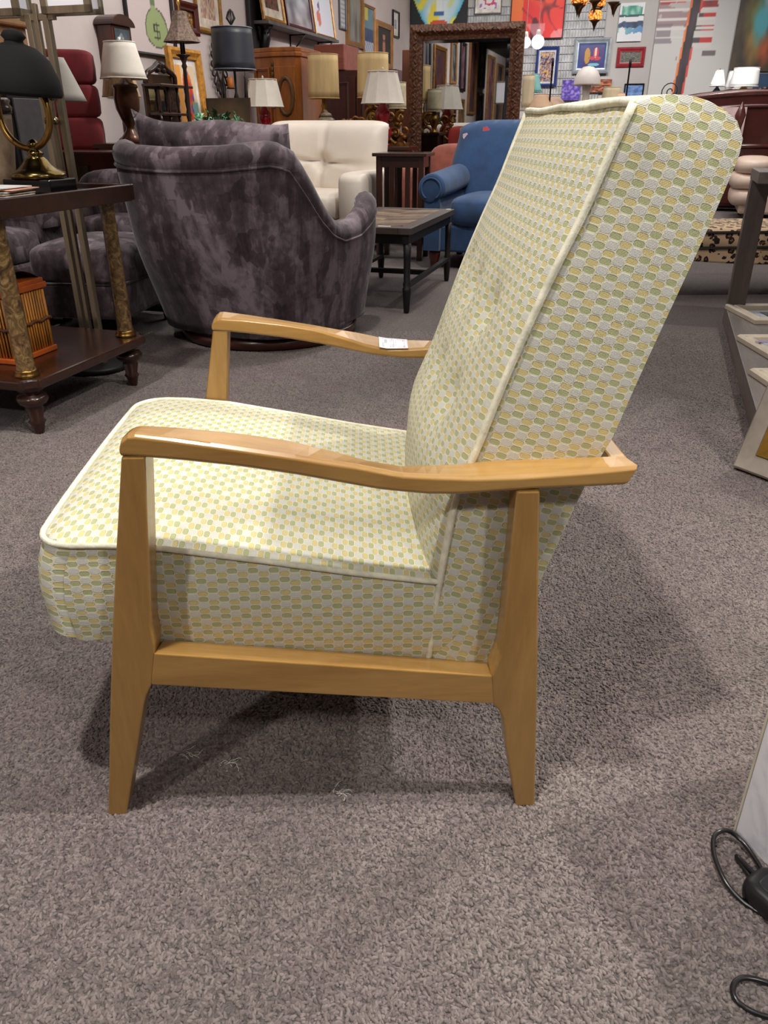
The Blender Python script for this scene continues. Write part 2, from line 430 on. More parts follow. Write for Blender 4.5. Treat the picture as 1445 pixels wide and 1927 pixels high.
sm.add([(-0.425, Y0+.003, 0.287), (-0.425, Y1-.003, 0.287), (0.13, Y1, 0.232), (0.13, Y0, 0.232)], [(0, 1, 2, 3)])
seat_o = sm.build('seat_cushion', FAB, ch, weld=True)
# --- back cushion
frontr = [(0.062, 0.232), (0.067, 0.249), (0.074, 0.326), (0.079, 0.378), (0.088, 0.444), (0.097, 0.502), (0.123, 0.579), (0.147, 0.654), (0.173, 0.727), (0.198, 0.790), (0.222, 0.846), (0.243, 0.904), (0.261, 0.952)]
backr = [(0.158, 0.228), (0.185, 0.292), (0.215, 0.367), (0.253, 0.489), (0.275, 0.552), (0.287, 0.577), (0.309, 0.653), (0.334, 0.736), (0.361, 0.824), (0.380, 0.894), (0.383, 0.917), (0.374, 0.935), (0.343, 0.953), (0.313, 0.960), (0.285, 0.959), (0.261, 0.952)]
NF = 44
FR = lerp_path([(x, 0, z) for x, z in frontr], NF); BR = lerp_path([(x, 0, z) for x, z in backr], NF)
tilt = math.atan2(0.383-0.215, 0.917-0.367)
def uv_side(x, z): return (x*math.cos(tilt)-z*math.sin(tilt), -x*math.sin(tilt)-z*math.cos(tilt))
bk = MB()
def back_side(y, s):
    def fn(a, b):
        k = round(b*NF); p = FR[k].lerp(BR[k], a)
        w = min(1, (FR[k]-BR[k]).length/0.1)
        edge = 0.010*(abs(2*a-1)**8)*w
        return (p.x, y-s*(0.007*math.sin(PI*a)*w), p.z)
    return fn
bk.grid(back_side(Y0, 1), 12, NF, uvf=lambda a, b, p: uv_side(p[0], p[2]))
bk.grid(back_side(Y1, -1), 12, NF, uvf=lambda a, b, p: uv_side(p[0], p[2]), flip=True)
TUFTS = [(0.30, 0.700), (0.56, 0.705), (0.82, 0.710), (0.30, 0.575), (0.56, 0.575), (0.82, 0.575)]
def back_front(a, b):
    k = round(b*NF); p = FR[k]; yy = yres(a); y = Y0+WC*yy
    bul = interp([(0.23, 0.012), (0.40, 0.036), (0.50, 0.044), (0.60, 0.036), (0.75, 0.026), (0.90, 0.014), (0.955, 0.0)], p.z)
    d = -bul*crown(yy, 0.55)
    for ty, tz in TUFTS:
        q = math.hypot(y-(Y0+WC*ty), (p.z-tz)*1.0)
        d += 0.020*math.exp(-(q/0.030)**2)+0.006*math.exp(-(q/0.075)**2)
    zt = 0.0
    return (p.x+d*math.cos(tilt), y, p.z-d*math.sin(tilt)*0.6+zt)
arc = [0]
for a, b in zip(FR, FR[1:]): arc.append(arc[-1]+(b-a).length)
bk.grid(back_front, 48, NF, uvf=lambda a, b, p: (p[1], -arc[round(b*NF)]), flip=True)
arcb = [0]
for a, b in zip(BR, BR[1:]): arcb.append(arcb[-1]+(b-a).length)
bk.grid(lambda a, b: (BR[round(b*NF)].x, Y0+WC*a, BR[round(b*NF)].z+0.004*math.sin(PI*a)*(b > 0.8)), 16, NF, uvf=lambda a, b, p: (p[1], -arcb[round(b*NF)]))
back_o = bk.build('back_cushion', FAB, ch, weld=False)
# --- piping
pm = MB()
pm.tube([(p.x-0.001, Y0-0.001, p.z) for p in FR], 0.0046, 8)
pm.tube([(p.x-0.001, Y1+0.001, p.z) for p in FR], 0.0046, 8)
pm.tube([(0.259+0.001*math.sin(k*0.9), Y0+WC*k/24, 0.953+0.0014*math.sin(k*0.6)) for k in range(25)], 0.0046, 8)
pm.build('piping', PIPE, back_o)
pm = MB()
path = [(lambda q: (q[0], Y0-0.001, q[2]+0.001))(seat_pt(1-k/24, 0)) for k in range(2, 25)]
path += [(lambda q: (q[0]-0.002, q[1], q[2]+0.001))(seat_pt(0, yres(k/40))) for k in range(1, 40)]
path += [(lambda q: (q[0], Y1+0.001, q[2]+0.001))(seat_pt(k/24, 1)) for k in range(23)]
pm.tube(path, 0.0042, 8)
pm.build('piping', PIPE, seat_o)
# --- wooden frame
zb = [(-.309, .583), (-.28, .581), (-.234, .576), (-.172, .568), (-.103, .556), (-.046, .544), (-.002, .535), (.05, .529), (.096, .528), (.141, .531), (.186, .534), (.245, .536), (.31, .539)]
zo = [(-.309, .609), (-.303, .613), (-.245, .605), (-.166, .592), (-.107, .582), (-.07, .575), (-.033, .569), (.02, .557), (.059, .554), (.112, .552), (.165, .553), (.242, .558), (.31, .564)]
zi = [(-.314, .606), (-.249, .602), (-.173, .593), (-.115, .583), (-.057, .566), (-.017, .553), (.023, .545), (.063, .545), (.103, .547), (.128, .551), (.188, .553), (.27, .555), (.311, .556)]
def arm(far):
    m = MB(); secs = []
    xs = [-0.310, -0.306, -0.298]+[-0.29+0.598*k/42 for k in range(43)]
    for i, x in enumerate(xs):
        b, o, t = interp(zb, x), interp(zo, x), interp(zi, x)+0.003
        w = interp([(-.31, .044), (-.1, .046), (.05, .052), (.3, .050)], x)
        dn = [0.014, 0.006, 0.0015][i] if i < 3 else 0
        if x > 0.29: x2 = x+0.0
        c = 0.004
        sec = [(0, b+c), (0, o-c-dn), (c*1.3, o-dn), (w-c*1.3, t-dn), (w, t-c-dn), (w, b+c), (w-c, b), (c, b)]
        pts = []
        for y, z in sec:
            skew = 0.012*(z-b)/0.03 if x > 0.30 else 0
            yy = y if not far else CH_W-y
            pts.append((x-0.0, yy, z))
        secs.append(pts)
    secs[-1] = [(p[0]-0.012*(1-(p[2]-0.539)/0.025), p[1], p[2]) for p in secs[-1]]
    m.loft(secs, smooth=False)
    return m.build('armrest', BEECH, ch, bevel=0.0015, seg=2)
arm(False); arm_far = arm(True)
fleg = [(-.309, .583), (-.335, .455), (-.360, .326), (-.388, .17), (-.417, 0), (-.390, 0), (-.373, .065), (-.358, .121), (-.344, .175), (-.335, .208), (-.328, .228), (-.319, .245), (-.308, .300), (-.306, .312), (-.307, .342), (-.294, .46), (-.281, .583)]
rleg = [(.162, .533), (.161, .434), (.160, .338), (.158, .286), (.152, .262), (.149, .251), (.155, .200), (.163, .188), (.169, .175), (.174, .15), (.179, .115), (.191, .055), (.202, 0), (.231, 0), (.220, .155), (.209, .302), (.198, .434), (.191, .533)]
rail = [(-.309, .299), (.150, .251), (.156, .201), (-.320, .246)]
for far in (False, True):
    f = (lambda y: y) if not far else (lambda y: CH_W-y)
    MB().prism(fleg, f(0.0), f(0.042)).build('front_leg', BEECHV, ch, bevel=0.0025)
    MB().prism(rleg, f(0.0), f(0.042)).build('rear_leg', BEECHV, ch, bevel=0.003)
    m = MB()
    pr = [(p[0], f(0.0005), p[1]) for p in rail]+[(p[0], f(0.050), p[1]-(0.013 if i < 2 else 0)) for i, p in enumerate(rail)]
    m.add(pr, [(0, 1, 2, 3), (7, 6, 5, 4), (0, 4, 5, 1), (1, 5, 6, 2), (2, 6, 7, 3), (3, 7, 4, 0)])
    m.build('side_rail', BEECH, ch, bevel=0.002)
MB().bx((0.287, 0.048, 0.527), (0.310, CH_W-0.048, 0.556)).build('back_rail', wood('honey_beech_cross', (144, 104, 50), (178, 138, 78), 0.30, 'y', 0.45, 16), ch, bevel=0.003)
MB().bx((-.33, 0.042, 0.235), (-.30, CH_W-0.042, 0.275)).build('front_rail', BEECHV, ch, bevel=0.002)
# --- price sticker on the far armrest
def sticker_mat():
    m, n = newmat('printed_price_sticker')
    s = n.new('ShaderNodeSeparateXYZ'); n.put(s.inputs[0], n.uv()); x, y = s.outputs[0], s.outputs[1]
    def band(v, a, b): return n.math('MULTIPLY', n.math('GREATER_THAN', v, a), n.math('LESS_THAN', v, b))
    nz = n.math('GREATER_THAN', n.noise(n.scale(n.uv(), (90, 22, 1)), 1.0, 1.0), 0.5)
    bars = n.math('GREATER_THAN', n.noise(n.scale(n.uv(), (1, 60, 1)), 1.0, 0.0), 0.47)
    ink = n.math('MULTIPLY', n.math('MULTIPLY', band(x, .185, .29), band(y, .45, .88)), bars)
    for a, b, c, d in ((.11, .17, .12, .5), (.12, .16, .8, .92), (.38, .41, .10, .40), (.43, .46, .10, .38), (.48, .51, .10, .42), (.38, .41, .60, .90), (.44, .47, .62, .92), (.50, .53, .15, .88), (.58, .60, .25, .90), (.83, .86, .70, .9), (.88, .90, .1, .9), (.84, .9, .1, .3)):
        ink = n.math('MAXIMUM', ink, n.math('MULTIPLY', n.math('MULTIPLY', band(x, a, b), band(y, c, d)), nz))
    base = n.mix(n.math('GREATER_THAN', x, 0.63), srgb((236, 237, 244)), srgb((228, 220, 228)))
    n.color(n.mix(n.math('MULTIPLY', ink, 0.8), base, srgb((70, 70, 84)))); n.rough(0.4)
    return m
stk = MB(); x0, x1 = 0.008, 0.064
ya, yb = CH_W-0.052, CH_W-0.006
def stp(a, b):
    x = x0+(x1-x0)*a; y = ya+(yb-ya)*b
    zz = (interp(zi, x)+0.003)+(interp(zo, x)-interp(zi, x)-0.003)*b
    return (x, y, zz+0.0012)
stk.grid(stp, 8, 4)
o = stk.build('price_sticker', sticker_mat(), arm_far, weld=False)
o['label'] = 'white printed price sticker on the far armrest'
so = o.modifiers.new('t', 'SOLIDIFY'); so.thickness = 0.0006
# --- lint on the carpet under the chair
rnd = random.Random(4)
LINT = mat('white_lint', (225, 222, 215), 0.9)
for (u, v, lab) in ((350, 1420, 'white lint tuft on the carpet between the chair legs, nearest the front leg'), (425, 1436, 'white lint thread on the carpet right of the lint tuft by the front leg'), (630, 1495, 'small white lint fleck on the carpet below the middle of the side rail')):
    p = on_floor(u, v); m = MB()
    for k in range(7):
        a = rnd.uniform(-.3, .5); q = Vector((rnd.uniform(-.012, .012), rnd.uniform(-.006, .006), 0.002)); pts = [q]
        for j in range(5):
            a += rnd.uniform(-.7, .7); q = q+Vector((math.cos(a), math.sin(a), 0))*0.005; q.z = 0.001+rnd.uniform(0, .004); pts.append(q.copy())
        m.tube(pts, 0.0005, 4)
    tag(m.build('lint_tuft', LINT, loc=p), lab, 'lint', 'lint on the carpet')
# ================================================================ shared builders for the furniture showroom
def px(n, Y): return n*Y*0.894/FPX
VAR = {}
def velvet(name='crushed_purple_velvet', dark=(38, 26, 30), mid=(78, 62, 68), light=(134, 119, 126)):
    m, n = newmat(name)
    v = n.obj()
    vo = n.new('ShaderNodeTexVoronoi', distance='CHEBYCHEV'); n.put(vo.inputs['Vector'], n.scale(v, (17, 17, 12))); vo.inputs['Scale'].default_value = 1.0
    sp = n.new('ShaderNodeSeparateXYZ'); n.put(sp.inputs[0], vo.outputs['Color'])
    st = n.scale(v, (5, 5, 1.3)); a = n.noise(st, 1.0, 5.0, 0.66, 0.4); b = n.noise(v, 26, 3.0, 0.6)
    f = n.math('ADD', n.math('MULTIPLY', a, 0.75), n.math('MULTIPLY', b, 0.2)); f = n.math('ADD', f, n.math('MULTIPLY', sp.outputs[0], 0.10))
    n.color(n.ramp(f, [(0.40, dark), (0.52, mid), (0.64, light)])); n.rough(0.75)
    n.bsdf.inputs['Sheen Weight'].default_value = 0.25; n.bsdf.inputs['Sheen Roughness'].default_value = 0.4
    n.bump(b, 0.15, 0.006); return m
VELVET = velvet()
WDARK = wood('dark_walnut', (38, 20, 14), (66, 36, 26), 0.28, 'x', 0.4)
WDARKZ = wood('dark_walnut_upright', (38, 20, 14), (64, 34, 24), 0.3, 'z', 0.4)
WBLACK = mat('black_brown_wood', (34, 28, 27), 0.4, var=0.25, vscale=14, stretch=(1, 1, .2))
MAHOG = wood('red_mahogany', (62, 26, 20), (98, 44, 32), 0.3, 'z', 0.4)
OAKG = wood('amber_burl_wood', (134, 72, 26), (186, 112, 48), 0.3, 'z', 0.4, 8)
BRASS = mat('aged_brass', (150, 116, 62), 0.32, 1.0, var=0.2)
GOLD = mat('gilded_gesso', (150, 108, 48), 0.45, 0.4, var=0.25, vscale=30, bump=0.3)
IRON = mat('black_iron', (26, 24, 24), 0.5, 0.2)
SHADE = mat('off_white_lampshade', (226, 218, 206), 0.85, var=0.03)
CREAM = mat('cream_drum_lampshade', (222, 192, 138), 0.85, var=0.06, vscale=14, stretch=(1, 1, .15))
REDC = mat('glossy_red_ceramic', (140, 14, 30), 0.12, var=0.08, coat=0.5)
WLEATH = mat('white_leather', (226, 214, 200), 0.42, var=0.03, vscale=5, bump=0.12, bscale=26)
BLUEF = mat('blue_twill', (42, 70, 108), 0.85, var=0.16, vscale=6, sheen=0.15, bump=0.1)
RUST = mat('rust_corduroy', (136, 74, 60), 0.85, var=0.14, vscale=10, sheen=0.2, bump=0.1)
REDF = mat('red_upholstery', (112, 20, 28), 0.75, var=0.12, sheen=0.15)
PAPER = mat('white_paper', (230, 226, 222), 0.8, var=0.03)

def paint_mat(name, rough=0.55):
    if name in _M: return _M[name]
    m, n = newmat(name); a = n.new('ShaderNodeVertexColor', layer_name='Paint'); n.color(a.outputs[0]); n.rough(rough)
    n.bump(n.noise(n.obj(), 160, 3.0), 0.08, 0.002); _M[name] = m; return m
CANVAS = paint_mat('brushed_paint'); PRINT = paint_mat('print_under_glass', 0.22)
def painted(name, w, h, y, fn, parent, nu=28, nv=34, m=None):
    b = MB(); b.grid(lambda i, j: (w*(i-.5), y, h*(j-.5)), nu, nv, smooth=False)
    o = b.build(name, m or CANVAS, parent, weld=False)
    at_ = o.data.color_attributes.new('Paint', 'FLOAT_COLOR', 'POINT')
    for k, v in enumerate(o.data.vertices):
        at_.data[k].color = srgb(tuple(max(0, min(255, c)) for c in fn(v.co.x/w+.5, v.co.z/h+.5)))
    return o
def nz(x, y, s=0.0): return noise.noise(Vector((x, y, s)))      # -1..1
def mixc(a, b, t): t = max(0.0, min(1.0, t)); return tuple(p+(q-p)*t for p, q in zip(a, b))
def abstract(cols, seed, sc=3.0, sharp=2.0):                     # cloudy patches of a given palette
    def fn(x, y):
        t = (nz(x*sc, y*sc*1.2, seed)+0.5*nz(x*sc*2.3, y*sc*2.1, seed+7))*sharp*0.5+0.5
        t = max(0, min(0.999, t))*(len(cols)-1); k = int(t)
        return mixc(cols[k], cols[k+1], t-k)
    return fn
def scene_art(sky, mid, low, seed):
    def fn(x, y):
        q = y+0.10*nz(x*3, y*3, seed)
        return mixc(low, mid, (q-.25)*5) if q < .5 else mixc(mid, sky, (q-.5)*4)
    return fn
def frame_mesh(w, h, fw, d, ridge=0.35):
    b = MB(); L = []
    for ins, y in ((0, 0), (0, -d*.75), (fw*ridge, -d), (fw*.75, -d*.62), (fw, -d*.55), (fw, -0.003)):
        a, c = w/2-ins, h/2-ins; L.append([(-a, y, -c), (a, y, -c), (a, y, c), (-a, y, c)])
    b.loft(L, caps=False, smooth=False); return b
def hung(name, label, cat, wall, c0, c1, fw, fm, fn, matw=0.0, matc=None, d=0.03, off=0.0, ztop=None, zbot=None, group=None, glass=False, art_name='canvas', nu=28, nv=34, lean=0.0):
    """a framed picture on a wall; c0 = its lower left, c1 = its upper right corner as measured"""
    f = on_back if wall == 'b' else on_left
    a0, z0 = f(c0[0], c0[1], off); a1, z1 = f(c1[0], c1[1], off)
    if ztop is not None: z1 = ztop
    if zbot is not None: z0 = zbot
    w, h = abs(a1-a0), z1-z0; a = (a0+a1)/2
    if wall == 'b': loc = CORNER+EDIR*a-WDIR*(off+0.004); rz = -RA
    else: loc = CORNER-WDIR*a+EDIR*(off+0.004); rz = PI/2-RA
    loc.z = (z0+z1)/2
    t = thing(name, label, cat, loc, rz, group)
    if lean: t.rotation_euler[0] = lean
    if fw:
        frame_mesh(w, h, fw, d).build('frame', fm, t)
        iw, ih = w-2*fw, h-2*fw
        MB().box((0, -0.002, 0), (iw+.004, .003, ih+.004)).build('backing_board', fm, t)
        if matw:
            L = []
            for ins, y in ((0, -0.006), (matw, -0.007), (matw+.004, -0.005)):
                aa, cc = iw/2-ins, ih/2-ins; L.append([(-aa, y, -cc), (aa, y, -cc), (aa, y, cc), (-aa, y, cc)])
            MB().loft(L, caps=False, smooth=False).build('mat_board', mat(*matc), t)
            iw -= 2*matw; ih -= 2*matw
        painted(art_name, iw, ih, -0.0045 if matw else -0.006, fn, t, nu, nv, PRINT if glass else CANVAS)
    else:
        MB().box((0, -d/2, 0), (w, d-.002, h)).build('stretcher_frame', fm, t)
        painted(art_name, w, h, -d, fn, t, nu, nv)
    return t
def shade_part(parent, r0, r1, h, z, m, name='lamp_shade', n=28, th=0.004, flute=0, bow=0.0, square=False):
    b = MB()
    prof = []
    K = 6
    for k in range(K+1):
        q = k/K; prof.append((r0+(r1-r0)*q-bow*math.sin(PI*q), z+h*q))
    inner = [(max(.004, r-th), zz) for r, zz in prof[::-1]]
    if square:
        n = 4
        b.shell(prof+inner, 4, smooth=False, M=Matrix.Rotation(PI/4, 4, 'Z'))
    elif flute: b.shell(prof+inner, flute, smooth=False)
    else: b.shell(prof+inner, n)
    return b.build(name, m, parent)
def trim_ring(parent, r, z, m, name='shade_trim', th=0.004):
    return MB().tube([(r*math.cos(2*PI*k/28), r*math.sin(2*PI*k/28), z) for k in range(28)], th, 6, closed=True).build(name, m, parent)
def finial(parent, z, m, r=0.012, h=0.05):
    return MB().lathe([(0.003, z), (r*.5, z+h*.1), (r*.35, z+h*.35), (r, z+h*.6), (r*.6, z+h*.85), (0.001, z+h)], 12).build('finial', m, parent)
def legs4(parent, w, d, h, s, m, name='leg', taper=1.0, z0=0.0):
    for a in (-1, 1):
        for b in (-1, 1):
            x, y = a*(w/2-s/2), b*(d/2-s/2); q = MB()
            q.loft([[(x+i*s/2*f, y+j*s/2*f, z) for i, j in ((-1, -1), (1, -1), (1, 1), (-1, 1))] for f, z in ((taper, z0), (1, h))], smooth=False)
            q.build(name, m, parent, bevel=0.002)

# ================================================================ left foreground: two-tier end table and what is on it
ETX = thing('end_table', 'brown two-tier end table with marbled column legs and a tray top at left', 'table', tuple(on_floor(75, 815)), -RA+math.radians(0))
ET = ETX                                            # local: x to the right along the front, y away; origin under the near right leg
TW, TD = -0.75, 0.565
MARB, n_ = newmat('faux_marble_paint')
_v = n_.obj(); _a = n_.noise(_v, 22, 5.0, 0.7, 2.5)
n_.color(n_.ramp(_a, [(0.35, (58, 40, 24)), (0.5, (110, 84, 50)), (0.62, (150, 122, 80))])); n_.rough(0.3); n_.bsdf.inputs['Coat Weight'].default_value = 0.3
def clipped(x0, x1, y0, y1, c, k=5):                # rectangle with scooped corners
    P = []
    for (cx, cy, a0) in ((x0, y0, 90), (x1, y0, 180), (x1, y1, 270), (x0, y1, 0)):
        for i in range(k+1):
            a = math.radians(a0-90*i/k); P.append((cx+c*math.cos(a), cy+c*math.sin(a)))
    return P
shelf_poly = clipped(TW-.07, .07, -.07, TD+.07, 0.045)
q = MB(); q.prism(shelf_poly, .168, .200, 'z'); q.build('lower_shelf', WDARK, ET, bevel=0.006)
q = MB(); q.prism([(TW-.06, -.06), (.06, -.06), (.06, TD+.06), (TW-.06, TD+.06)], .700, .728, 'z'); q.build('table_top', WDARK, ET, bevel=0.004)
for nm, a, b in (('front', (TW-.07, -.075, .688), (.075, -.058, .744)), ('back', (TW-.07, TD+.058, .690), (.075, TD+.075, .744)), ('side', (.058, -.058, .688), (.075, TD+.058, .744)), ('side', (TW-.075, -.058, .69), (TW-.058, TD+.058, .744))):
    MB().bx(a, b).build('tray_rim', WDARK, ET, bevel=0.003)
for lx in (0, TW):
    for ly in (0, TD):
        c = MB().lathe([(.034, .212), (.031, .22), (.029, .235), (.028, .40), (.025, .64), (.027, .675), (.032, .700)], 20, (lx, ly, 0)).build('column', MARB, ET)
        MB().lathe([(.036, .198), (.039, .203), (.039, .209), (.034, .214), (.036, .218), (.032, .224)], 20, (lx, ly, 0)).build('brass_ring', BRASS, c)
        MB().lathe([(.016, 0), (.018, .01), (.023, .035), (.029, .043), (.022, .052), (.030, .092), (.026, .098), (.044, .108), (.051, .122), (.046, .136), (.026, .142), (.026, .148), (.042, .154), (.042, .198)], 20, (lx, ly, 0)).build('foot', WDARKZ, ET)

def etw(x, y, z):                                    # a place on the end table in world axes
    return ET.location+EDIR*x+WDIR*y+Vector((0, 0, z))
# --- wicker hamper on the lower shelf
p = etw(-0.275, 0.20, 0.201)
hm = thing('wicker_hamper', 'split-cane hamper with orange wood bands on the lower shelf of the end table', 'basket', p, -RA+0.02)
CANE = mat('golden_cane', (186, 122, 50), 0.5, var=0.3, vscale=60, stretch=(1, 1, .1)); CANEB = mat('orange_cane_band', (176, 84, 30), 0.4, var=0.15)
HWd, HDp, HH = 0.30, 0.22, 0.225
MB().bx((-HWd/2+.012, -HDp/2+.012, .01), (HWd/2-.012, HDp/2-.012, HH)).build('lining', mat('dark_lining', (40, 22, 12), 0.8), hm)
q = MB()
for k in range(24):
    x = -HWd/2+.008+(HWd-.016)*k/23
    for y in (-HDp/2+.006, HDp/2-.006): q.tube([(x, y, .012), (x+.001*math.sin(k*2), y, .12), (x, y, HH)], .0042, 5)
for k in range(16):
    y = -HDp/2+.012+(HDp-.024)*k/15
    for x in (-HWd/2+.006, HWd/2-.006): q.tube([(x, y, .012), (x, y, HH)], .0042, 5)
o = q.build('cane_slats', CANE, hm); o['kind'] = 'stuff'
for z, h_, g in ((0, .018, .004), (HH-.002, .020, .006), (HH+.016, .016, .000)):
    MB().bx((-HWd/2-g, -HDp/2-g, z), (HWd/2+g, HDp/2+g, z+h_)).build('band', CANEB, hm, bevel=0.003)
q = MB()
for s in (-1, 1):
    q.tube([(-HWd/2, s*(HDp/2+.002), .118+.003*s)]+[(-HWd/2+HWd*k/20, s*(HDp/2+.002), .118+.004*math.sin(k*1.9)) for k in range(1, 21)], .006, 6)
    q.tube([(s*(HWd/2+.002), -HDp/2+HDp*k/12, .118+.004*math.sin(k*1.9)) for k in range(13)], .006, 6)
q.build('twisted_binding', mat('brown_binding', (94, 58, 30), 0.6, var=.3, vscale=90), hm)
q = MB(); q.grid(lambda a, b: ((a-.5)*(HWd-.02), (b-.5)*(HDp-.02), HH+.032+.045*(1-(2*b-1)**2)*(1-.25*(2*a-1)**2)), 14, 10); q.build('woven_lid', mat('dark_weave', (70, 34, 18), 0.6, var=.5, vscale=120, bump=.6, bscale=160), hm)

# --- brass harp lamp with a black dome
lp = etw(-0.135, 0.40, 0.7285)
bl = thing('desk_lamp', 'black dome lamp on a brass U-shaped harp standing on the end table', 'lamp', lp, -RA)
q = MB(); q.box((0, 0, .022), (.19, .14, .044)); q.build('plinth', mat('black_lacquer', (14, 13, 13), 0.15, coat=.5), bl, bevel=0.004)
q = MB(); q.lathe([(.088, .044), (.092, .05), (.088, .062), (.066, .072), (.048, .088), (.036, .104), (.022, .114), (.030, .120), (.022, .128), (.012, .134), (.019, .142), (.021, .150), (.012, .160), (.004, .166)], 24); q.build('bell_base', mat('olive_brass', (120, 100, 58), 0.2, 1.0, var=.2), bl)
q = MB(); pts = []
for k in range(25):
    a = PI*(1+k/24.0); pts.append((-0.015+.098*math.cos(a), 0, .235+.098*math.sin(a)*1.0))
pts = [(-.09, 0, .325), (-.112, 0, .28)]+pts+[(.080, 0, .275), (.058, 0, .320)]
q.tube(lerp_path(pts, 40), .011, 8); q.build('harp', BRASS, bl)
q = MB(); q.shell([(.128, .385), (.134, .396), (.126, .438), (.102, .490), (.064, .522), (.03, .532), (.028, .540), (.038, .55), (.028, .565), (.004, .572), (.002, .528), (.060, .515), (.097, .482), (.120, .435), (.127, .396)], 30, (-.048, 0, 0), M=Matrix.Translation((0, 0, -.092)) @ Matrix.Rotation(math.radians(5), 4, 'Y')); q.build('dome_shade', mat('black_felt', (12, 12, 14), 0.85, var=.2), bl)
q = MB(); q.tube([(-.045, -.10, .34), (-.042, -.105, .31), (-.040, -.10, .28), (-.05, -.095, .24), (-.065, -.09, .19)], [.014, .014, .010, .004, .003], 6); q.build('strap', mat('black_felt'), bl)
# --- vase, papers
vz = thing('vase', 'beige scratched ceramic vase with dark rim left of the dome lamp', 'vase', etw(-0.40, 0.50, 0.7285), 0)
vz.scale = (1.15, 1.15, 1.12)
MB().lathe([(.045, 0), (.05, .004), (.062, .06), (.072, .13), (.078, .20), (.079, .215), (.074, .215)], 24).build('body', mat('beige_clay', (172, 146, 120), 0.6, var=.12, vscale=18, bump=.25), vz)
MB().lathe([(.076, .214), (.083, .220), (.086, .235), (.078, .245), (.083, .255), (.075, .262), (.05, .258)], 24).build('rim', mat('dark_brown_glaze', (52, 32, 26), 0.2, coat=.4), vz)
pp = thing('paper_stack', 'loose pile of white and pinkish papers at the end table edge', 'papers', etw(-0.065, 0.075, 0.7287), -RA+.15)
rnd = random.Random(2)
for k in range(7):
    MB().box((0, 0, .003+.0058*k), (.20, .15, .0028)).build('sheet', [PAPER, mat('pink_paper', (226, 170, 146), .8), PAPER, mat('manila_paper', (214, 190, 160), .8)][k % 4], pp, loc=(rnd.uniform(-.012, .018), rnd.uniform(-.01, .01), 0), rotz=rnd.uniform(-.12, .12))

# --- silver floor lamp behind the end table
LF = on_floor(184, 693)
sl = thing('floor_lamp', 'tall brushed silver floor lamp of three square rods with white panel shades', 'lamp', LF, -RA)
SIL = mat('brushed_champagne_metal', (176, 164, 140), 0.34, 0.9, var=.12, vscale=30, stretch=(1, 1, .05))
MB().lathe([(.13, 0), (.135, .006), (.135, .020), (.12, .026), (.03, .030)], 30).build('base', IRON, sl)
for x, w_, y in ((-.036, .024, .0), (.0, .016, -.008), (.036, .024, .0)):
    MB().bx((x-w_/2, y-w_/2, .026), (x+w_/2, y+w_/2, 1.32 if x == 0 else 1.29)).build('rod', SIL, sl, bevel=0.0015)
for z in (.95, 1.03, 1.10):
    for x in (-.018, .018): MB().lathe([(.001, -.014), (.009, -.011), (.014, 0), (.009, .011), (.001, .014)], 14, (x, -.024, z)).build('ball', mat('pewter_ball', (150, 140, 116), .25, 1.0), sl)
for x0, x1 in ((-.34, -.060), (.060, .235)):
    MB().bx((x0, -.03, 1.300), (x1, .03, 1.62)).build('shade_panel', mat('white_silk_shade', (226, 222, 226), .8, var=.03, emit=.35), sl)
    q = MB()
    for y in (-.040, .026):
        q.bx((x0-.012, y, 1.284), (x1+.012, y+.014, 1.306)); q.bx((x0-.012, y, 1.284), (x0+.012, y+.014, 1.63)); q.bx((x1-.012, y, 1.284), (x1+.012, y+.014, 1.63)); q.bx((x0-.012, y, 1.61), (x1+.012, y+.014, 1.635))
    q.bx((min(abs(x0), abs(x1))*(1 if x0 > 0 else -1)-.012, -.03, 1.284), (min(abs(x0), abs(x1))*(1 if x0 > 0 else -1)+.012, .03, 1.306))
    q.build('shade_frame', SIL, sl)
MB().bx((-.07, -.01, 1.27), (.07, .01, 1.29)).build('cross_bar', SIL, sl)
# ================================================================ purple swivel chair, its cushion and ottoman
SWA = math.radians(62)                                  # facing direction, from +x
sw = thing('swivel_chair', 'purple crushed velvet barrel swivel chair seen from behind', 'armchair', (-0.58, 3.93, 0), SWA-PI/2)
# local: +y faces forward, x to the sitter's right
def plan(al, r=1.0):                                   # al: 0 = straight back, +-1 = arm fronts
    a = al*2.35                                         # angle from the back
    e = 3.2; cx, cy = math.sin(a), -math.cos(a)
    k = (abs(cx/0.48)**e+abs(cy/0.50)**e)**(-1/e)
    return cx*k*r, cy*k*r
def tops(al):
    b = abs(al)
    return interp([(0, .800), (.2, .808), (.34, .826), (.385, .81), (.43, .72), (.49, .60), (.56, .52), (.64, .485), (.76, .495), (.86, .54), (.95, .585), (1, .59)], b)
def shell_pt(al, t, off=0.0):
    z0 = 0.075; h = tops(al); z = z0+(h-z0)*t
    x, y = plan(al, 1.0)
    bk_ = max(0, math.cos(min(abs(al)*2.1, PI/2)))
    g = 0.88+0.12*smooth(z/.5)+.05*bk_*(z/.86)
    lean = (z/.86)**1.2*0.12*bk_
    L = math.hypot(x, y); k = (L*g-off)/L
    return (x*k, y*k-lean, z)
NA = 60
q = MB()
q.grid(lambda a, b: shell_pt(2*a-1, b), NA, 14)
q.grid(lambda a, b: shell_pt(2*a-1, b, 0.10), NA, 14, flip=True)
for s in (0, 1): q.grid(lambda a, b: Vector(shell_pt(2*s-1, b)).lerp(Vector(shell_pt(2*s-1, b, .10)), a), 3, 14, flip=bool(s))
q.grid(lambda a, b: Vector(shell_pt(2*a-1, 0)).lerp(Vector(shell_pt(2*a-1, 0, .10)), b), NA, 1)
q.build('barrel_body', VELVET, sw)
q = MB(); q.tube([Vector(shell_pt(2*k/72-1, 1, 0.05))+Vector((0, 0, .005)) for k in range(73)], 0.054, 12)
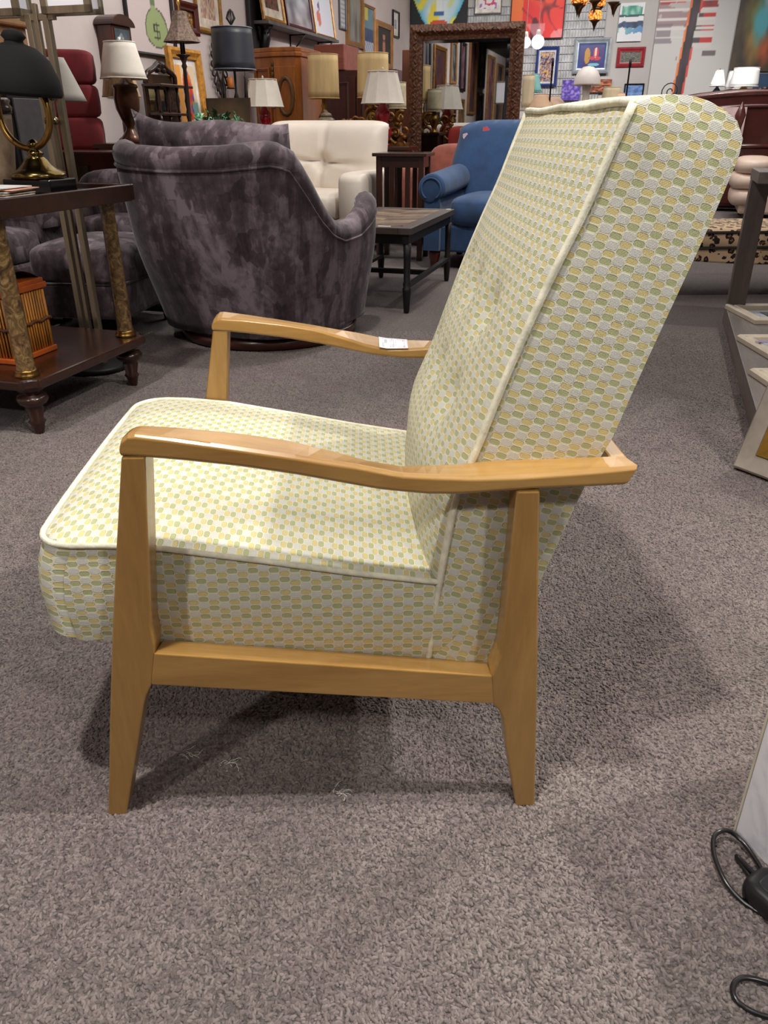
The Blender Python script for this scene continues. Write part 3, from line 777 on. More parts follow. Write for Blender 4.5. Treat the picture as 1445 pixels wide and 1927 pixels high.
for s in (-1, 1): q.lathe([(.001, -.054), (.03, -.045), (.05, -.02), (.054, 0), (.05, .02), (.03, .045), (.001, .054)], 12, Vector(shell_pt(s, 1, .05))+Vector((0, 0, .005)))
o = q.build('rolled_top', VELVET, sw)
q = MB(); q.tube([Vector(shell_pt(2*k/72-1, .955, -0.002)) for k in range(73)], 0.006, 6); q.build('welt', VELVET, o)
MB().soft((0, 0.02, .33), (.80, .80, .24), 4.5, 28, 12).build('seat_cushion', VELVET, sw)
MB().lathe([(.40, .05), (.425, .055), (.43, .085), (.40, .09)], 40).build('seat_base', VELVET, sw)
MB().lathe([(.41, .004), (.435, .01), (.44, .05), (.42, .058)], 48, smooth=True).build('plinth', mat('red_brown_plinth', (74, 38, 28), .35, coat=.3), sw)
MB().lathe([(.36, 0), (.36, .006)], 30).build('swivel_plate', IRON, sw)
f = Vector((math.cos(SWA), math.sin(SWA), 0)); r_ = Vector((math.sin(SWA), -math.cos(SWA), 0))
pl = thing('throw_pillow', 'plump purple velvet back pillow rising above the swivel chair back', 'pillow', Vector((-0.59, 3.93, .70))-f*0.29, SWA-PI/2)
def pil(a, b, s):
    x, z = (2*a-1), (2*b-1)
    pin = 1+.03*(abs(x*z)**2)-.05*(1-x*x)*(abs(z)**2)
    th = .085*((1-x**4)*(1-z**4))**.6*(1+.15*math.sin(5*x+2*z))
    return (x*.40*pin, s*th, z*.25*(1+.10*abs(x)**3)+.018*math.sin(3.2*x+.6)*(z > 0)*z+.012*(z > 0)*z*(abs(x)**6)-.030*x)
q = MB(); q.grid(lambda a, b: pil(a, b, 1), 24, 16, flip=True); q.grid(lambda a, b: pil(a, b, -1), 24, 16)
o = q.build('cushion', VELVET, pl); o.rotation_euler = (math.radians(10), 0, 0)

def ottoman(loc, rz, w, d, h, lab, name='ottoman', cat='ottoman'):
    t = thing(name, lab, cat, loc, rz)
    MB().soft((0, 0, h-.09), (w, d, .18), 5, 28, 12, puff=.25).build('top_cushion', VELVET, t)
    MB().bx((-w/2+.02, -d/2+.02, .11), (w/2-.02, d/2-.02, h-.16)).build('body', VELVET, t, bevel=.02)
    q = MB(); q.tube([(a*(w/2-.018), b*(d/2-.018), h-.165) for a, b in ((-1, -1), (1, -1), (1, 1), (-1, 1))], .008, 6, closed=True); q.build('welt', VELVET, t)
    legs4(t, w-.06, d-.06, .115, .045, WDARKZ, taper=.7)
    return t
ottoman((-1.40, 3.97, 0), math.radians(-8), .50, .62, .44, 'dark purple velvet ottoman with wooden feet left of the swivel chair')
# armchair of the same velvet farther back at left
def soft_chair(name, lab, loc, rz, w, d, hb, m, arm_h=.56):
    t = thing(name, lab, 'armchair', loc, rz)
    MB().bx((-w/2+.06, -d/2+.04, .08), (w/2-.06, d/2-.08, .34)).build('base', m, t, bevel=.02)
    MB().soft((0, -.04, .40), (w-.30, d-.16, .17), 5, 24, 10, puff=.2).build('seat_cushion', m, t)
    q = MB(); q.soft((0, d/2-.12, (.30+hb)/2), (w-.08, .24, hb-.26), 4, 28, 14); b = q.build('back', m, t)
    for s in (-1, 1):
        q = MB(); q.tube(lerp_path([(s*(w/2-.09), d/2-.16, arm_h+.12), (s*(w/2-.09), .05, arm_h), (s*(w/2-.09), -d/2+.08, arm_h-.02), (s*(w/2-.09), -d/2+.03, arm_h-.08)], 14), .085, 12)
        q.bx((s*(w/2-.09)-.075, -d/2+.06, .09), (s*(w/2-.09)+.075, d/2-.12, arm_h-.01))
        q.build('armrest', m, t)
    legs4(t, w-.1, d-.1, .085, .05, WDARKZ, taper=.7)
    return t
soft_chair('armchair', 'purple velvet armchair with rounded back behind the silver floor lamp', (-2.06, 3.95, 0), math.radians(74), .74, .74, .93, VELVET)
soft_chair('loveseat', 'low-backed dark purple velvet loveseat between the ottoman and the dark red trunk', (-1.45, 4.62, 0), math.radians(-RA*0-16.5), 0.78, .48, .70, VELVET, .50)['category'] = 'sofa'

# ================================================================ white leather lounge chair
wl = thing('leather_armchair', 'white leather lounge chair with a star-tufted back behind the coffee table', 'armchair', (-0.55, 6.85, 0), math.radians(-18)); wl.scale = (1.17, 1.10, 1.02)
def wback(a, b, s):
    x = 2*a-1; z = b; w = .47
    X = x*w*(1-.05*(abs(x)**6)); Z = .40+.56*z-.03*(abs(x)**8)*(z > .5)
    th = .13*((1-abs(x)**7)*(1-abs(2*z-1)**7))**.5
    y = .22+.10*(z-.5)
    if s < 0:
        q = math.hypot((X)/1.0, (Z-.66)); th -= .075*math.exp(-(q/.05)**2)
        an = math.atan2(Z-.66, X); th -= .05*max(0, math.cos(an*4+.3))**8*math.exp(-q/.22)*min(1, q/.05)
    return (X, y+s*th, Z)
q = MB(); q.grid(lambda a, b: wback(a, b, -1), 48, 40); q.grid(lambda a, b: wback(a, b, 1), 30, 20, flip=True); q.build('back_cushion', WLEATH, wl)
MB().soft((0, -.10, .36), (.62, .66, .20), 5, 28, 12, puff=.15).build('seat_cushion', WLEATH, wl)
MB().bx((-.42, -.36, .07), (.42, .36, .28)).build('base', WLEATH, wl, bevel=.02)
for s in (-1, 1): MB().soft((s*.395, -.06, .42), (.19, .78, .38), 7, 24, 14).build('armrest', WLEATH, wl)
legs4(wl, .8, .7, .075, .05, IRON)

# ================================================================ dark coffee table
ct = thing('coffee_table', 'small coffee table with slatted wood top and black turned legs', 'table', on_floor(768, 588)-EDIR*.235+WDIR*.50, -RA)
CTW, CTD, CTH = .52, 1.06, .452
for s in (-1, 1):
    MB().bx((s*(CTW/2), -CTD/2-.03, CTH-.035), (s*(CTW/2-.075), CTD/2+.03, CTH)).build('top_border', wood('grey_brown_board', (58, 48, 42), (84, 70, 60), .5, 'y', .1), ct, bevel=.003)
    MB().bx((-CTW/2+.075, s*(CTD/2+.03), CTH-.035), (CTW/2-.075, s*(CTD/2-.06), CTH)).build('top_border', wood('grey_brown_board_cross', (58, 48, 42), (84, 70, 60), .5, 'x', .1), ct, bevel=.003)
PLK = [wood('parquet_a', (96, 76, 58), (136, 110, 86), .45, 'y', .15), wood('parquet_b', (78, 60, 48), (112, 88, 70), .45, 'y', .15), wood('parquet_c', (112, 92, 72), (150, 126, 100), .45, 'y', .15)]
for k in range(9):
    y0 = -CTD/2+.06+(CTD-.12)*k/9; y1 = y0+(CTD-.12)/9-.003
    for s in (-1, 1):
        dx = .045
        q = MB(); q.prism([(0, y0-dx), (s*(CTW/2-.077), y0+dx), (s*(CTW/2-.077), y1+dx), (0, y1-dx)], CTH-.02, CTH-.001-.001*((k+s) % 2), 'z')
        q.build('plank', PLK[(k*2+s) % 3], ct)
MB().bx((-CTW/2+.02, -CTD/2, CTH-.085), (CTW/2-.02, CTD/2, CTH-.036)).build('apron', IRON, ct)
for sx in (-1, 1):
    for sy in (-1, 1):
        MB().lathe([(.012, 0), (.016, .01), (.024, .12), (.025, .135), (.020, .14), (.022, .16), (.018, .17), (.020, .30), (.022, .37)], 14, (sx*(CTW/2-.03), sy*(CTD/2-.01), 0)).build('leg', IRON, ct)
for s in (-1, 1): MB().bx((s*(CTW/2-.045), -CTD/2, .135), (s*(CTW/2-.015), CTD/2, .155)).build('stretcher', IRON, ct)
MB().bx((-CTW/2+.03, -.02, .125), (CTW/2-.03, .02, .150)).build('cross_stretcher', IRON, ct)
for i, (x, y, w_) in enumerate(((.10, -.515, .07), (.228, .52, .03))):
    tag(MB().box((0, 0, .001), (w_, .02, .002)).build('price_tag', PAPER, loc=ct.location+EDIR*x+WDIR*y+Vector((0, 0, CTH+.0003)), rotz=-RA), ('white price tag on the near edge of the coffee table', 'tiny white price tag on the far right corner of the coffee table')[i], 'tag')

# ================================================================ blue armchair
ba = thing('blue_armchair', 'blue rolled-arm club chair with wooden feet beside the coffee table', 'armchair', (.86, 6.10, 0), math.radians(-20))
MB().bx((-.44, -.40, .12), (.44, .40, .30)).build('base', BLUEF, ba, bevel=.015)
MB().soft((.01, -.09, .39), (.62, .70, .20), 5, 28, 12, puff=.25).build('seat_cushion', BLUEF, ba)
q = MB()
def bback(a, b, s):
    x = 2*a-1
    w = .485-.04*smooth((b-.55)/.45)*1.0; X = x*w; rr = (abs(x)**5)
    Z = .28+.70*b-.06*rr*(b > .6)*(b-.6)/.4
    th = .135*((1-abs(x)**6)*(1-abs(2*b-1)**5))**.5
    return (X, .30+.16*b+s*th-.03*(b > .85)*(b-.85)/.15, Z)
q.grid(lambda a, b: bback(a, b, -1), 30, 22); q.grid(lambda a, b: bback(a, b, 1), 24, 16, flip=True); q.build('back', BLUEF, ba)
for s in (-1, 1):
    q = MB(); n_s = 20; secs = []
    for y, rr, dz in ((-.455, .082, -.004), (-.45, .094, 0), (-.42, .098, 0), (-.1, .100, .012), (.20, .100, .03), (.40, .095, .04)):
        sec = []
        for k in range(22):
            a = math.radians(-120+k*(360-60)/21)+PI/2
            sec.append((s*(.40)+s*-1*math.cos(a)*rr, y, .545+dz+math.sin(a)*rr))
        sec = [(s*.345, y, .13)]+sec+[(s*.47, y, .13)] if False else sec
        secs.append(sec)
    q.loft(secs); q.bx((s*.335, -.445, .13), (s*.45, .38, .50)); a_ = q.build('armrest', BLUEF, ba)
    q = MB(); q.tube([(s*.40+.070*math.cos(t), -.458, .542+.070*math.sin(t)) for t in [math.radians(-60+300*k/24) for k in range(25)]], .007, 6); q.build('scroll_welt', BLUEF, a_)
for sx in (-1, 1):
    for sy in (-1, 1):
        MB().lathe([(.022, 0), (.028, .01), (.032, .05), (.042, .09), (.044, .11), (.036, .125)], 16, (sx*.39, sy*.36, 0)).build('foot', mat('red_brown_foot', (96, 34, 20), .25, coat=.4), ba)
for i, (x, z, y, lab, c) in enumerate(((-.375, .86, .41, 'white and red sticker on the left top of the blue chair back', (214, 190, 206)), (-.22, .905, .40, 'pink heart-like sticker on the blue chair back', (206, 92, 104)))):
    q = MB(); q.prism([(-.02, 0), (0, -.035), (.03, -.02), (.035, .01), (.01, .03), (-.02, .022)], -.002, .002, 'y')
    R_ = Matrix.Rotation(math.radians(-20), 4, 'Z'); w_ = ba.location+R_ @ Vector((x, y-.075, z))
    tag(q.build('sticker', mat('sticker_%d' % i if False else ('pink_sticker', 'pale_sticker')[1-i], c, .6), loc=w_, rotz=math.radians(-20)), lab, 'sticker')

# ================================================================ dark side table, rust sofa, red chair
st = thing('side_table', 'tall dark wood side table with slatted sides left of the blue armchair', 'table', (.150, 6.38, 0), math.radians(-14))
MB().bx((-.205, -.17, .735), (.205, .17, .758)).build('table_top', WDARK, st, bevel=.003)
MB().bx((-.175, -.14, .66), (.175, .14, .735)).build('apron', WDARK, st)
legs4(st, .36, .29, .74, .040, WDARKZ)
for x in (-.06, .06):
    for y in (-.132, .132): MB().bx((x-.018, y-.009, .15), (x+.018, y+.009, .67)).build('slat', WDARKZ, st)
MB().bx((-.17, -.135, .13), (.17, .135, .16)).build('lower_shelf', WDARK, st)
so = thing('sofa', 'rust-coloured sofa with loose back cushions behind the blue armchair', 'sofa', (1.22, 7.30, 0), math.radians(-8))
MB().bx((-1.05, -.42, .08), (1.05, .42, .30)).build('base', RUST, so, bevel=.02)
for k, x in enumerate((-.56, 0, .56)):
    MB().soft((x, -.06, .38), (.57, .74, .20), 6, 22, 10, puff=.15).build('seat_cushion', RUST, so)
    b_ = MB().soft((0, 0, 0), (.58, .24, .40), 4.5, 24, 12, puff=.1).build('back_cushion', RUST, so, loc=(x, .24, .58)); b_.rotation_euler = (math.radians(-12), 0, 0)
MB().bx((-1.0, .30, .1), (1.0, .44, .72)).build('back', RUST, so, bevel=.03)
for s in (-1, 1): MB().soft((s*.96, -.02, .36), (.22, .86, .56), 6, 22, 12).build('armrest', RUST, so)
legs4(so, 2.0, .8, .085, .05, WDARKZ)
rc = thing('red_chair', 'red upholstered chair with a square back in front of the carved mirror', 'chair', (.93, 8.60, 0), math.radians(-12))
MB().soft((0, .20, .66), (.62, .16, .56), 8, 24, 12).build('back', mat('brick_red_fabric', (138, 32, 22), .7, var=.1), rc)
MB().soft((0, -.06, .40), (.62, .56, .16), 7, 24, 10).build('seat', mat('brick_red_fabric'), rc)
legs4(rc, .58, .5, .34, .045, WDARKZ, taper=.7)
# ================================================================ left wall: pictures, clock, shelf
FB = mat('black_picture_frame', (24, 22, 22), .4); FRB = mat('red_brown_frame', (74, 24, 20), .35, coat=.2); FGW = mat('gold_wood_frame', (156, 112, 52), .4, .25, var=.2, vscale=20)
FOAK = mat('oak_frame', (150, 104, 58), .45, var=.12); MATW = ('white_mat_board', (226, 220, 212), .85)
def bag(x, y):                                       # pale poster with a green money bag
    c = (206, 190, 188)
    bx_, by = (x-.64)/.26, (y-.20)/.15
    body = bx_*bx_+(by*by if by < 0 else (by*.72)**2)
    neck = abs(x-.60) < .05+.03*abs(y-.46)*6 and .36 < y < .52
    if body < 1 or neck:
        c = (150, 164, 112) if not neck or y < .42 else (104, 116, 84)
        if body > .86 and not neck: c = (60, 62, 50)
    sx, sy = (x-.64)/.07, (y-.20)/.065                 # the dollar sign
    if abs(sx) < 1 and abs(sy) < 1.25:
        if abs(sx) < .14: c = (50, 52, 44)
        elif abs(sy) < 1:
            on = abs(abs(sy)-.85) < .16 or abs(sy) < .15 or (sx < -.6 and 0 < sy < .9) or (sx > .6 and -.9 < sy < 0)
            if on: c = (50, 52, 44)
    if .74 < y < .97 and x > .45 and (int(y*40) % 3 == 0) and nz(x*26, y*7) > -.1: c = (176, 160, 160)
    return c
hung('poster_frame', 'black-framed poster with a green dollar money bag on the left wall', 'picture', 'l', (242, 101), (321, 30), .022, FB, bag, d=.035, zbot=on_left(321, 111)[1], ztop=on_left(321, 111)[1]+.86, nu=56, nv=70)
hung('framed_relief', 'red-brown framed picture with a dark gold panel above the bell-shade lamp', 'picture', 'l', (332, 62), (364, 9), .06, FRB, abstract([(60, 24, 16), (120, 80, 34), (180, 140, 70)], 3, 6), d=.05)
hung('framed_print', 'gold-framed print with a cream mat right of the red-brown framed picture', 'picture', 'l', (368, 54), (412, 10), .04, FGW, abstract([(190, 150, 120), (150, 110, 120), (214, 190, 150), (120, 90, 90)], 5, 4), .07, ('cream_mat_board', (214, 200, 182), .85), zbot=on_left(411, 63)[1]-.02, ztop=on_left(411, 63)[1]+.62)
# carved black relief panel with a standing figure
def wall_left_at(u, v, off=0.0):
    t, z = on_left(u, v, off); p = CORNER-WDIR*t+EDIR*off; p.z = z; return p
rp = thing('wall_carving', 'black carved wood relief panel with a slender standing figure on the left wall', 'panel', wall_left_at(481, 60, .01), PI/2-RA)
MB().bx((-.20, -.04, -.34), (.20, 0, .46)).build('board', mat('blackened_wood', (34, 30, 30), .45, var=.3), rp, bevel=.006)
q = MB(); q.tube(lerp_path([(.06, -.06, -.32), (.04, -.07, -.15), (.07, -.075, 0), (.05, -.07, .12), (.06, -.06, .2)], 14), [.03, .035, .04, .045, .05, .05, .055, .06, .06, .05, .055, .06, .05, .03, .02], 10)
q.soft((.06, -.07, .27), (.09, .09, .12), 2.2, 14, 10); q.tube([(.01, -.06, .15), (-.05, -.06, .05), (-.04, -.06, -.08)], .018, 8); q.tube([(.11, -.06, .15), (.15, -.06, .02), (.09, -.06, -.06)], .018, 8)
q.build('figure', mat('black_bronze', (40, 38, 40), .25, .6), rp)
# wall shelf with brackets and the frames leaning on it
t0, z0 = on_left(503, 41, .2); t1, z1 = on_left(636, 73, .2)
zsh = (z0+z1)/2; tm = (t0+t1)/2; Ls = t0-t1
ws = thing('wall_shelf', 'long narrow grey wall shelf on black triangular brackets carrying leaning frames', 'shelf', CORNER-WDIR*tm+EDIR*.004+Vector((0, 0, zsh)), PI/2-RA)
MB().bx((-Ls/2, -.21, -.03), (Ls/2, 0, 0)).build('board', mat('grey_board', (96, 92, 92), .6, var=.15), ws, bevel=.003)
for k in range(3):
    x = -Ls/2+.15+(Ls-.35)*k/2; q = MB(); q.tube([(x, -.006, -.22), (x, -.006, -.03)], .008, 6); q.tube([(x, -.19, -.035), (x, -.006, -.035)], .008, 6); q.tube([(x, -.19, -.04), (x, -.006, -.22)], .008, 6); q.build('bracket', IRON, ws)
def on_shelf(name, lab, f0, f1, h, fw, fm, fn, mw=0, mc=None, glass=True):
    w = Ls*(f1-f0); x = -Ls/2+Ls*(f0+f1)/2
    loc = ws.location+WDIR*x+EDIR*.11+Vector((0, 0, h/2*math.cos(.13)+.004))
    t = thing(name, lab, 'picture', loc, PI/2-RA, 'frames leaning on the wall shelf'); t.rotation_euler = (-.13, 0, PI/2-RA)
    frame_mesh(w, h, fw, .03).build('frame', fm, t); MB().box((0, -.002, 0), (w-2*fw+.004, .003, h-2*fw+.004)).build('backing_board', fm, t)
    iw, ih = w-2*fw, h-2*fw
    if mw:
        MB().box((0, -.005, 0), (iw, .003, ih)).build('mat_board', mat(*mc), t); iw -= 2*mw; ih -= 2*mw
    painted('print', iw, ih, -.008, fn, t, 20, 24, PRINT if glass else CANVAS)
on_shelf('framed_photograph', 'gold-framed dark portrait print, first frame on the wall shelf', .0, .27, .50, .04, FGW, abstract([(70, 60, 50), (150, 80, 70), (60, 80, 60)], 9, 5), .08, ('cream_mat_board',))
on_shelf('charcoal_drawing', 'dark red-framed grey charcoal drawing, middle frame on the wall shelf', .29, .66, .58, .035, FRB, abstract([(96, 96, 104), (140, 140, 148), (176, 176, 182)], 12, 2.5))
def pinkfig(x, y): return (206, 120, 104) if (x-.28)**2*6+(y-.3)**2*2 < .05 and nz(x*9, y*9, 3) > -.3 else ((120, 70, 130) if (x-.33)**2*9+(y-.52)**2*9 < .04 else ((196, 180, 150) if y > .82 else (216, 220, 232)))
on_shelf('framed_poster', 'gold-framed pale print with a small pink and violet figure, last frame on the wall shelf', .68, 1.0, .60, .02, FGW, pinkfig)
hung('window_like_print', 'grey-framed print of a white louvred window above the end of the shelf', 'picture', 'l', (637, 54), (648, 10), .015, mat('grey_frame', (84, 86, 92), .4), lambda x, y: (206, 208, 210) if int(y*22) % 2 else (160, 162, 168), ztop=2.7)
hung('tall_landscape', 'tall gold-framed grey misty landscape on the left wall', 'picture', 'l', (650, 84), (679, 10), .06, FOAK, abstract([(120, 116, 104), (150, 150, 142), (170, 168, 158)], 21, 3), ztop=on_left(650, 84)[1]+1.25, zbot=on_left(650, 84)[1], d=.05)
def colourful(x, y): return (214, 200, 70) if y > .72 and x < .5 else ((96, 130, 150) if y > .55 else ((34, 54, 96) if y > .25 else ((206, 206, 214) if int(x*9+y*14) % 2 else (120, 130, 170))))
hung('harbour_painting', 'narrow-framed colourful harbour painting beside the tall grey landscape', 'picture', 'l', (681, 101), (702, 15), .03, FOAK, lambda x, y: mixc(colourful(x, y), (150, 160, 170), .25+.25*nz(x*5, y*5)), d=.04)
def portrait(x, y):
    c = (44, 42, 46); d_ = ((x-.5)/.16)**2+((y-.45)/.30)**2; h_ = ((x-.5)/.10)**2+((y-.74)/.08)**2
    return (186, 124, 96) if d_ < .35 or h_ < 1 else ((90, 64, 56) if d_ < .8 else c)
hung('figure_painting', 'oak-framed dark painting of a pale figure near the room corner', 'picture', 'l', (706, 118), (736, 49), .07, FOAK, portrait, d=.04, zbot=on_left(736, 131)[1])
hung('small_print', 'small black-framed print with a white mat highest near the room corner', 'picture', 'l', (737, 70), (749, 19), .025, FB, abstract([(150, 156, 170), (190, 194, 204)], 31, 5), .09, MATW, zbot=on_left(737, 70)[1]+.01, ztop=on_left(749, 19)[1]-.03, glass=True)
# clock
ck = thing('wall_clock', 'dark wooden hooded wall clock with a glazed door on the left wall', 'clock', wall_left_at(206, 105, .003), PI/2-RA)
HC, WC2 = .38, .25
MB().bx((-WC2/2, -.13, -HC/2), (WC2/2, 0, HC/2)).build('case', MAHOG, ck, bevel=.004)
q = MB(); q.prism([(-WC2/2-.03, HC/2)]+[(-(WC2/2+.03)*math.cos(PI*k/14), HC/2+.075*math.sin(PI*k/14)) for k in range(15)]+[(WC2/2+.03, HC/2)], -.16, 0, 'y'); q.build('hood', WDARK, ck, bevel=.004)
q = MB(); q.bx((-WC2/2+.03, -.136, -HC/2+.06), (WC2/2-.03, -.128, HC/2-.02)); q.build('glass_door', mat('dim_glass', (76, 90, 98), .08, var=.2, vscale=6), ck)
MB().lathe([(.06, 0), (.06, .006), (.001, .007)], 28, M=Matrix.Translation((0, -.136, .09)) @ Matrix.Rotation(PI/2, 4, 'X')).build('dial', mat('silver_dial', (110, 114, 116), .3, .5), ck)
# black ring sconce with orange candles
sc_ = thing('wall_sconce', 'black metal ring wall sconce holding orange pillar candles', 'sconce', wall_left_at(411, 122, .03), PI/2-RA)
q = MB()
for k in range(18):
    a = 2*PI*k/18; cx, cz = .115*math.cos(a), .20*math.sin(a); c2, s2 = math.cos(a), math.sin(a)
    q.tube([(cx*1.0+.045*(c2*math.cos(t)-.5*s2*math.sin(t)), -.01, cz+.055*(s2*math.cos(t)+.5*c2*math.sin(t))) for t in [2*PI*j/14 for j in range(14)]], .008, 5, closed=True)
q.tube([(.07*math.cos(2*PI*j/24), -.01, .14*math.sin(2*PI*j/24)) for j in range(24)], .009, 5, closed=True)
q.tube([(0, -.012, -.24), (.005, -.012, -.34)], .012, 6); q.build('ring_work', mat('dark_iron_brown', (38, 26, 24), .5, .3), sc_)
for x, z in ((-.03, -.02), (.10, -.19)):
    c = MB().lathe([(.028, 0), (.031, .004), (.030, .085), (.012, .09), (.001, .086)], 16, (x, -.06, z)).build('candle', mat('orange_wax', (206, 116, 44), .5), sc_); MB().lathe([(.036, -.01), (.04, 0), (.02, .001)], 16, (x, -.06, z)).build('candle_cup', IRON, sc_)
# gold framed abstract standing on the floor cabinet
cb = thing('low_cabinet', 'long dark low cabinet along the left wall carrying lamps and the mirrored shelf', 'cabinet', CORNER-WDIR*8.60+EDIR*.34, PI/2-RA)
MB().bx((-.77, -.26, .08), (.77, .26, .78)).build('body', WDARK, cb, bevel=.004); MB().bx((-.80, -.29, .78), (.80, .29, .81)).build('cabinet_top', WDARK, cb, bevel=.004)
for x in (-.51, 0, .51):
    d_ = MB().bx((x-.245, -.275, .14), (x+.245, -.26, .74)).build('door', WDARKZ, cb, bevel=.003); MB().lathe([(.004, 0), (.012, .014), (.001, .022)], 12, M=Matrix.Translation((x+.20, -.276, .46)) @ Matrix.Rotation(PI/2, 4, 'X')).build('knob', BRASS, d_)
MB().bx((-.74, -.24, 0), (.74, .24, .08)).build('base', WDARK, cb)
CZ = .8105
def on_cab(u, v=220, off=.34):                       # a place on the low cabinet seen under column u
    r = ray(u, v); o = CORNER+EDIR*off; t = ((o-EYE).dot(EDIR))/r.dot(EDIR); p = EYE+r*t; p.z = CZ; return p
def flame(x, y):
    c = (228, 206, 170)
    d1 = ((x-.55)/.28)**2+((y-.52)/.42)**2
    if d1 < 1: c = mixc((232, 138, 40), (206, 52, 36), .5+nz(x*5, y*5, 2)*1.2)
    if d1 < 1 and nz(x*7, y*6, 8) > .25: c = (70, 90, 180)
    if x > .7 and y < .4: c = (120, 170, 160)
    if x < .25: c = (236, 160, 70)
    return c
p = on_cab(357, 220, .14)
gp = thing('leaning_painting', 'gold-framed orange and red abstract leaning behind the bell-shade lamp', 'picture', p+Vector((0, 0, .36)), PI/2-RA); gp.rotation_euler = (-.06, 0, PI/2-RA)
frame_mesh(.56, .72, .075, .05).build('frame', mat('bright_gold_frame', (196, 138, 56), .4, .3, var=.15, vscale=30), gp); MB().box((0, -.002, 0), (.42, .003, .58)).build('mat_board', mat(*MATW), gp); painted('canvas', .31, .47, -.006, flame, gp, 30, 36)
# mirrored what-not shelf
wn = thing('whatnot_shelf', 'carved dark wood what-not shelf with small mirrors on the low cabinet', 'shelf', on_cab(305, 220, .24), PI/2-RA)
q = MB(); q.bx((-.24, -.02, .0), (.24, .0, .40)); q.build('back_panel', WDARK, wn)
for z, w_, dp in ((0.005, .50, .20), (.20, .44, .15), (.40, .50, .17)): MB().bx((-w_/2, -dp, z), (w_/2, 0, z+.02)).build('shelf_board', WDARK, wn, bevel=.004)
for x in (-.21, -.07, .07, .21):
    for z in (.025, .22): MB().lathe([(.014, 0), (.008, .03), (.016, .09), (.008, .14), (.014, .18)], 10, (x, -.12, z)).build('spindle', WDARK, wn)
for x in (-.14, 0, .14): MB().bx((x-.055, -.024, .235), (x+.055, -.019, .385)).build('mirror_pane', mat('silvered_glass', (190, 214, 224), .04, 1.0, var=.02), wn)
q = MB(); 
for s in (-1, 1): q.tube(lerp_path([(s*.22, -.02, .42), (s*.20, -.03, .49), (s*.10, -.03, .53), (s*.03, -.03, .565), (s*.02, -.03, .53), (s*.06, -.03, .52)], 22), .022, 7)
q.bx((-.18, -.02, .41), (.18, -.005, .49)); q.build('carved_crest', WDARK, wn)
tag(MB().lathe([(.03, 0), (.055, .03), (.058, .06), (.045, .09), (.028, .10), (.03, .11)], 18).build('small_jar', mat('tan_glaze', (156, 128, 84), .3), loc=on_cab(328, 220, .42)), 'small round tan jar in front of the mirrored shelf', 'jar')

# ---- lamps at left
def table_lamp(name, lab, loc, prof, bm, r0, r1, h, z, sm, rz=0, flute=0, fin=True, fm=None, stem=True, bow=0.0):
    t = thing(name, lab, 'lamp', loc, rz)
    MB().lathe(prof, 24).build('base', bm, t)
    if stem: MB().lathe([(.006, prof[-1][1]-.005), (.006, z+h*.98)], 8).build('stem', BRASS, t)
    s = shade_part(t, r0, r1, h, z, sm, flute=flute, bow=bow)
    trim_ring(s, r0, z, sm); trim_ring(s, r1, z+h, sm)
    q = MB()
    for k in range(3): a = 2*PI*k/3; q.tube([(0, 0, z+h*.94), (r1*.98*math.cos(a), r1*.98*math.sin(a), z+h*.96)], .003, 4)
    q.build('shade_spider', BRASS, s)
    if fin: finial(t, z+h*.97, fm or BRASS, .010, h*.18)
    return t
URN = [(.075, 0), (.08, .012), (.055, .05), (.03, .08), (.026, .10), (.05, .14), (.078, .21), (.085, .27), (.075, .33), (.085, .34), (.078, .355), (.03, .37), (.012, .40)]
BRZ = mat('brown_bronze', (70, 42, 28), .3, .4, var=.3)
wt = thing('end_table_dark', 'dark red-brown end table under the white-shaded urn lamp', 'table', (-1.77, 6.00, 0), -RA)
MB().bx((-.26, -.24, .80), (.26, .24, .83)).build('table_top', WDARK, wt, bevel=.004); MB().bx((-.23, -.21, .62), (.23, .21, .80)).build('apron', MAHOG, wt); legs4(wt, .46, .42, .62, .05, WDARKZ)
wt.name = 'lamp_table'
table_lamp('table_lamp', 'white empire-shade lamp on a brown urn base at left', (-1.75, 5.93, .8305), URN, BRZ, .152, .100, .21, .39, SHADE, fm=mat('white_bead', (230, 226, 220), .4))
table_lamp('table_lamp', 'pleated beige shade lamp behind the white-shaded urn lamp', (-1.84, 6.13, .8305), [(.06, 0), (.06, .02), (.02, .05), (.02, .25)], BRZ, .13, .10, .15, .29, mat('pleated_beige_shade', (176, 146, 110), .85, var=.2, vscale=60, stretch=(1, 1, .02)), flute=36, fin=False)
bs = thing('buffet_lamp', 'slender bronze lamp with a patterned bell shade and gold finial', 'lamp', on_cab(357, 225, .53), 0)
MB().lathe([(.07, 0), (.072, .012), (.04, .03), (.02, .06), (.014, .10), (.016, .30), (.014, .52), (.022, .54), (.014, .56), (.024, .585), (.03, .60), (.055, .612), (.056, .618), (.02, .62), (.018, .70)], 16).build('base', mat('dark_bronze', (52, 38, 34), .4, .3), bs)
s = shade_part(bs, .145, .055, .20, .70, mat('patterned_grey_shade', (112, 94, 82), .8, var=.35, vscale=60), flute=8, bow=.02); finial(bs, .90, mat('bright_gold', (222, 178, 90), .25, .8), .012, .09)
bd = thing('drum_lamp', 'black drum-shade floor lamp with hanging tassels and an iron finial', 'lamp', on_floor(450, 330), 0); bd.location = at(449, 235, 7.1); bd.location.z = 0
MB().lathe([(.14, 0), (.145, .015), (.06, .03), (.012, .05), (.010, 1.03), (.012, 1.08), (.026, 1.13), (.010, 1.18), (.010, 1.49)], 16).build('pole', IRON, bd)
s = shade_part(bd, .170, .158, .285, 1.34, mat('black_silk_shade', (42, 44, 52), .45, var=.1), th=.006); trim_ring(s, .171, 1.34, mat('silver_trim', (120, 124, 134), .4)); trim_ring(s, .159, 1.625, mat('silver_trim'))
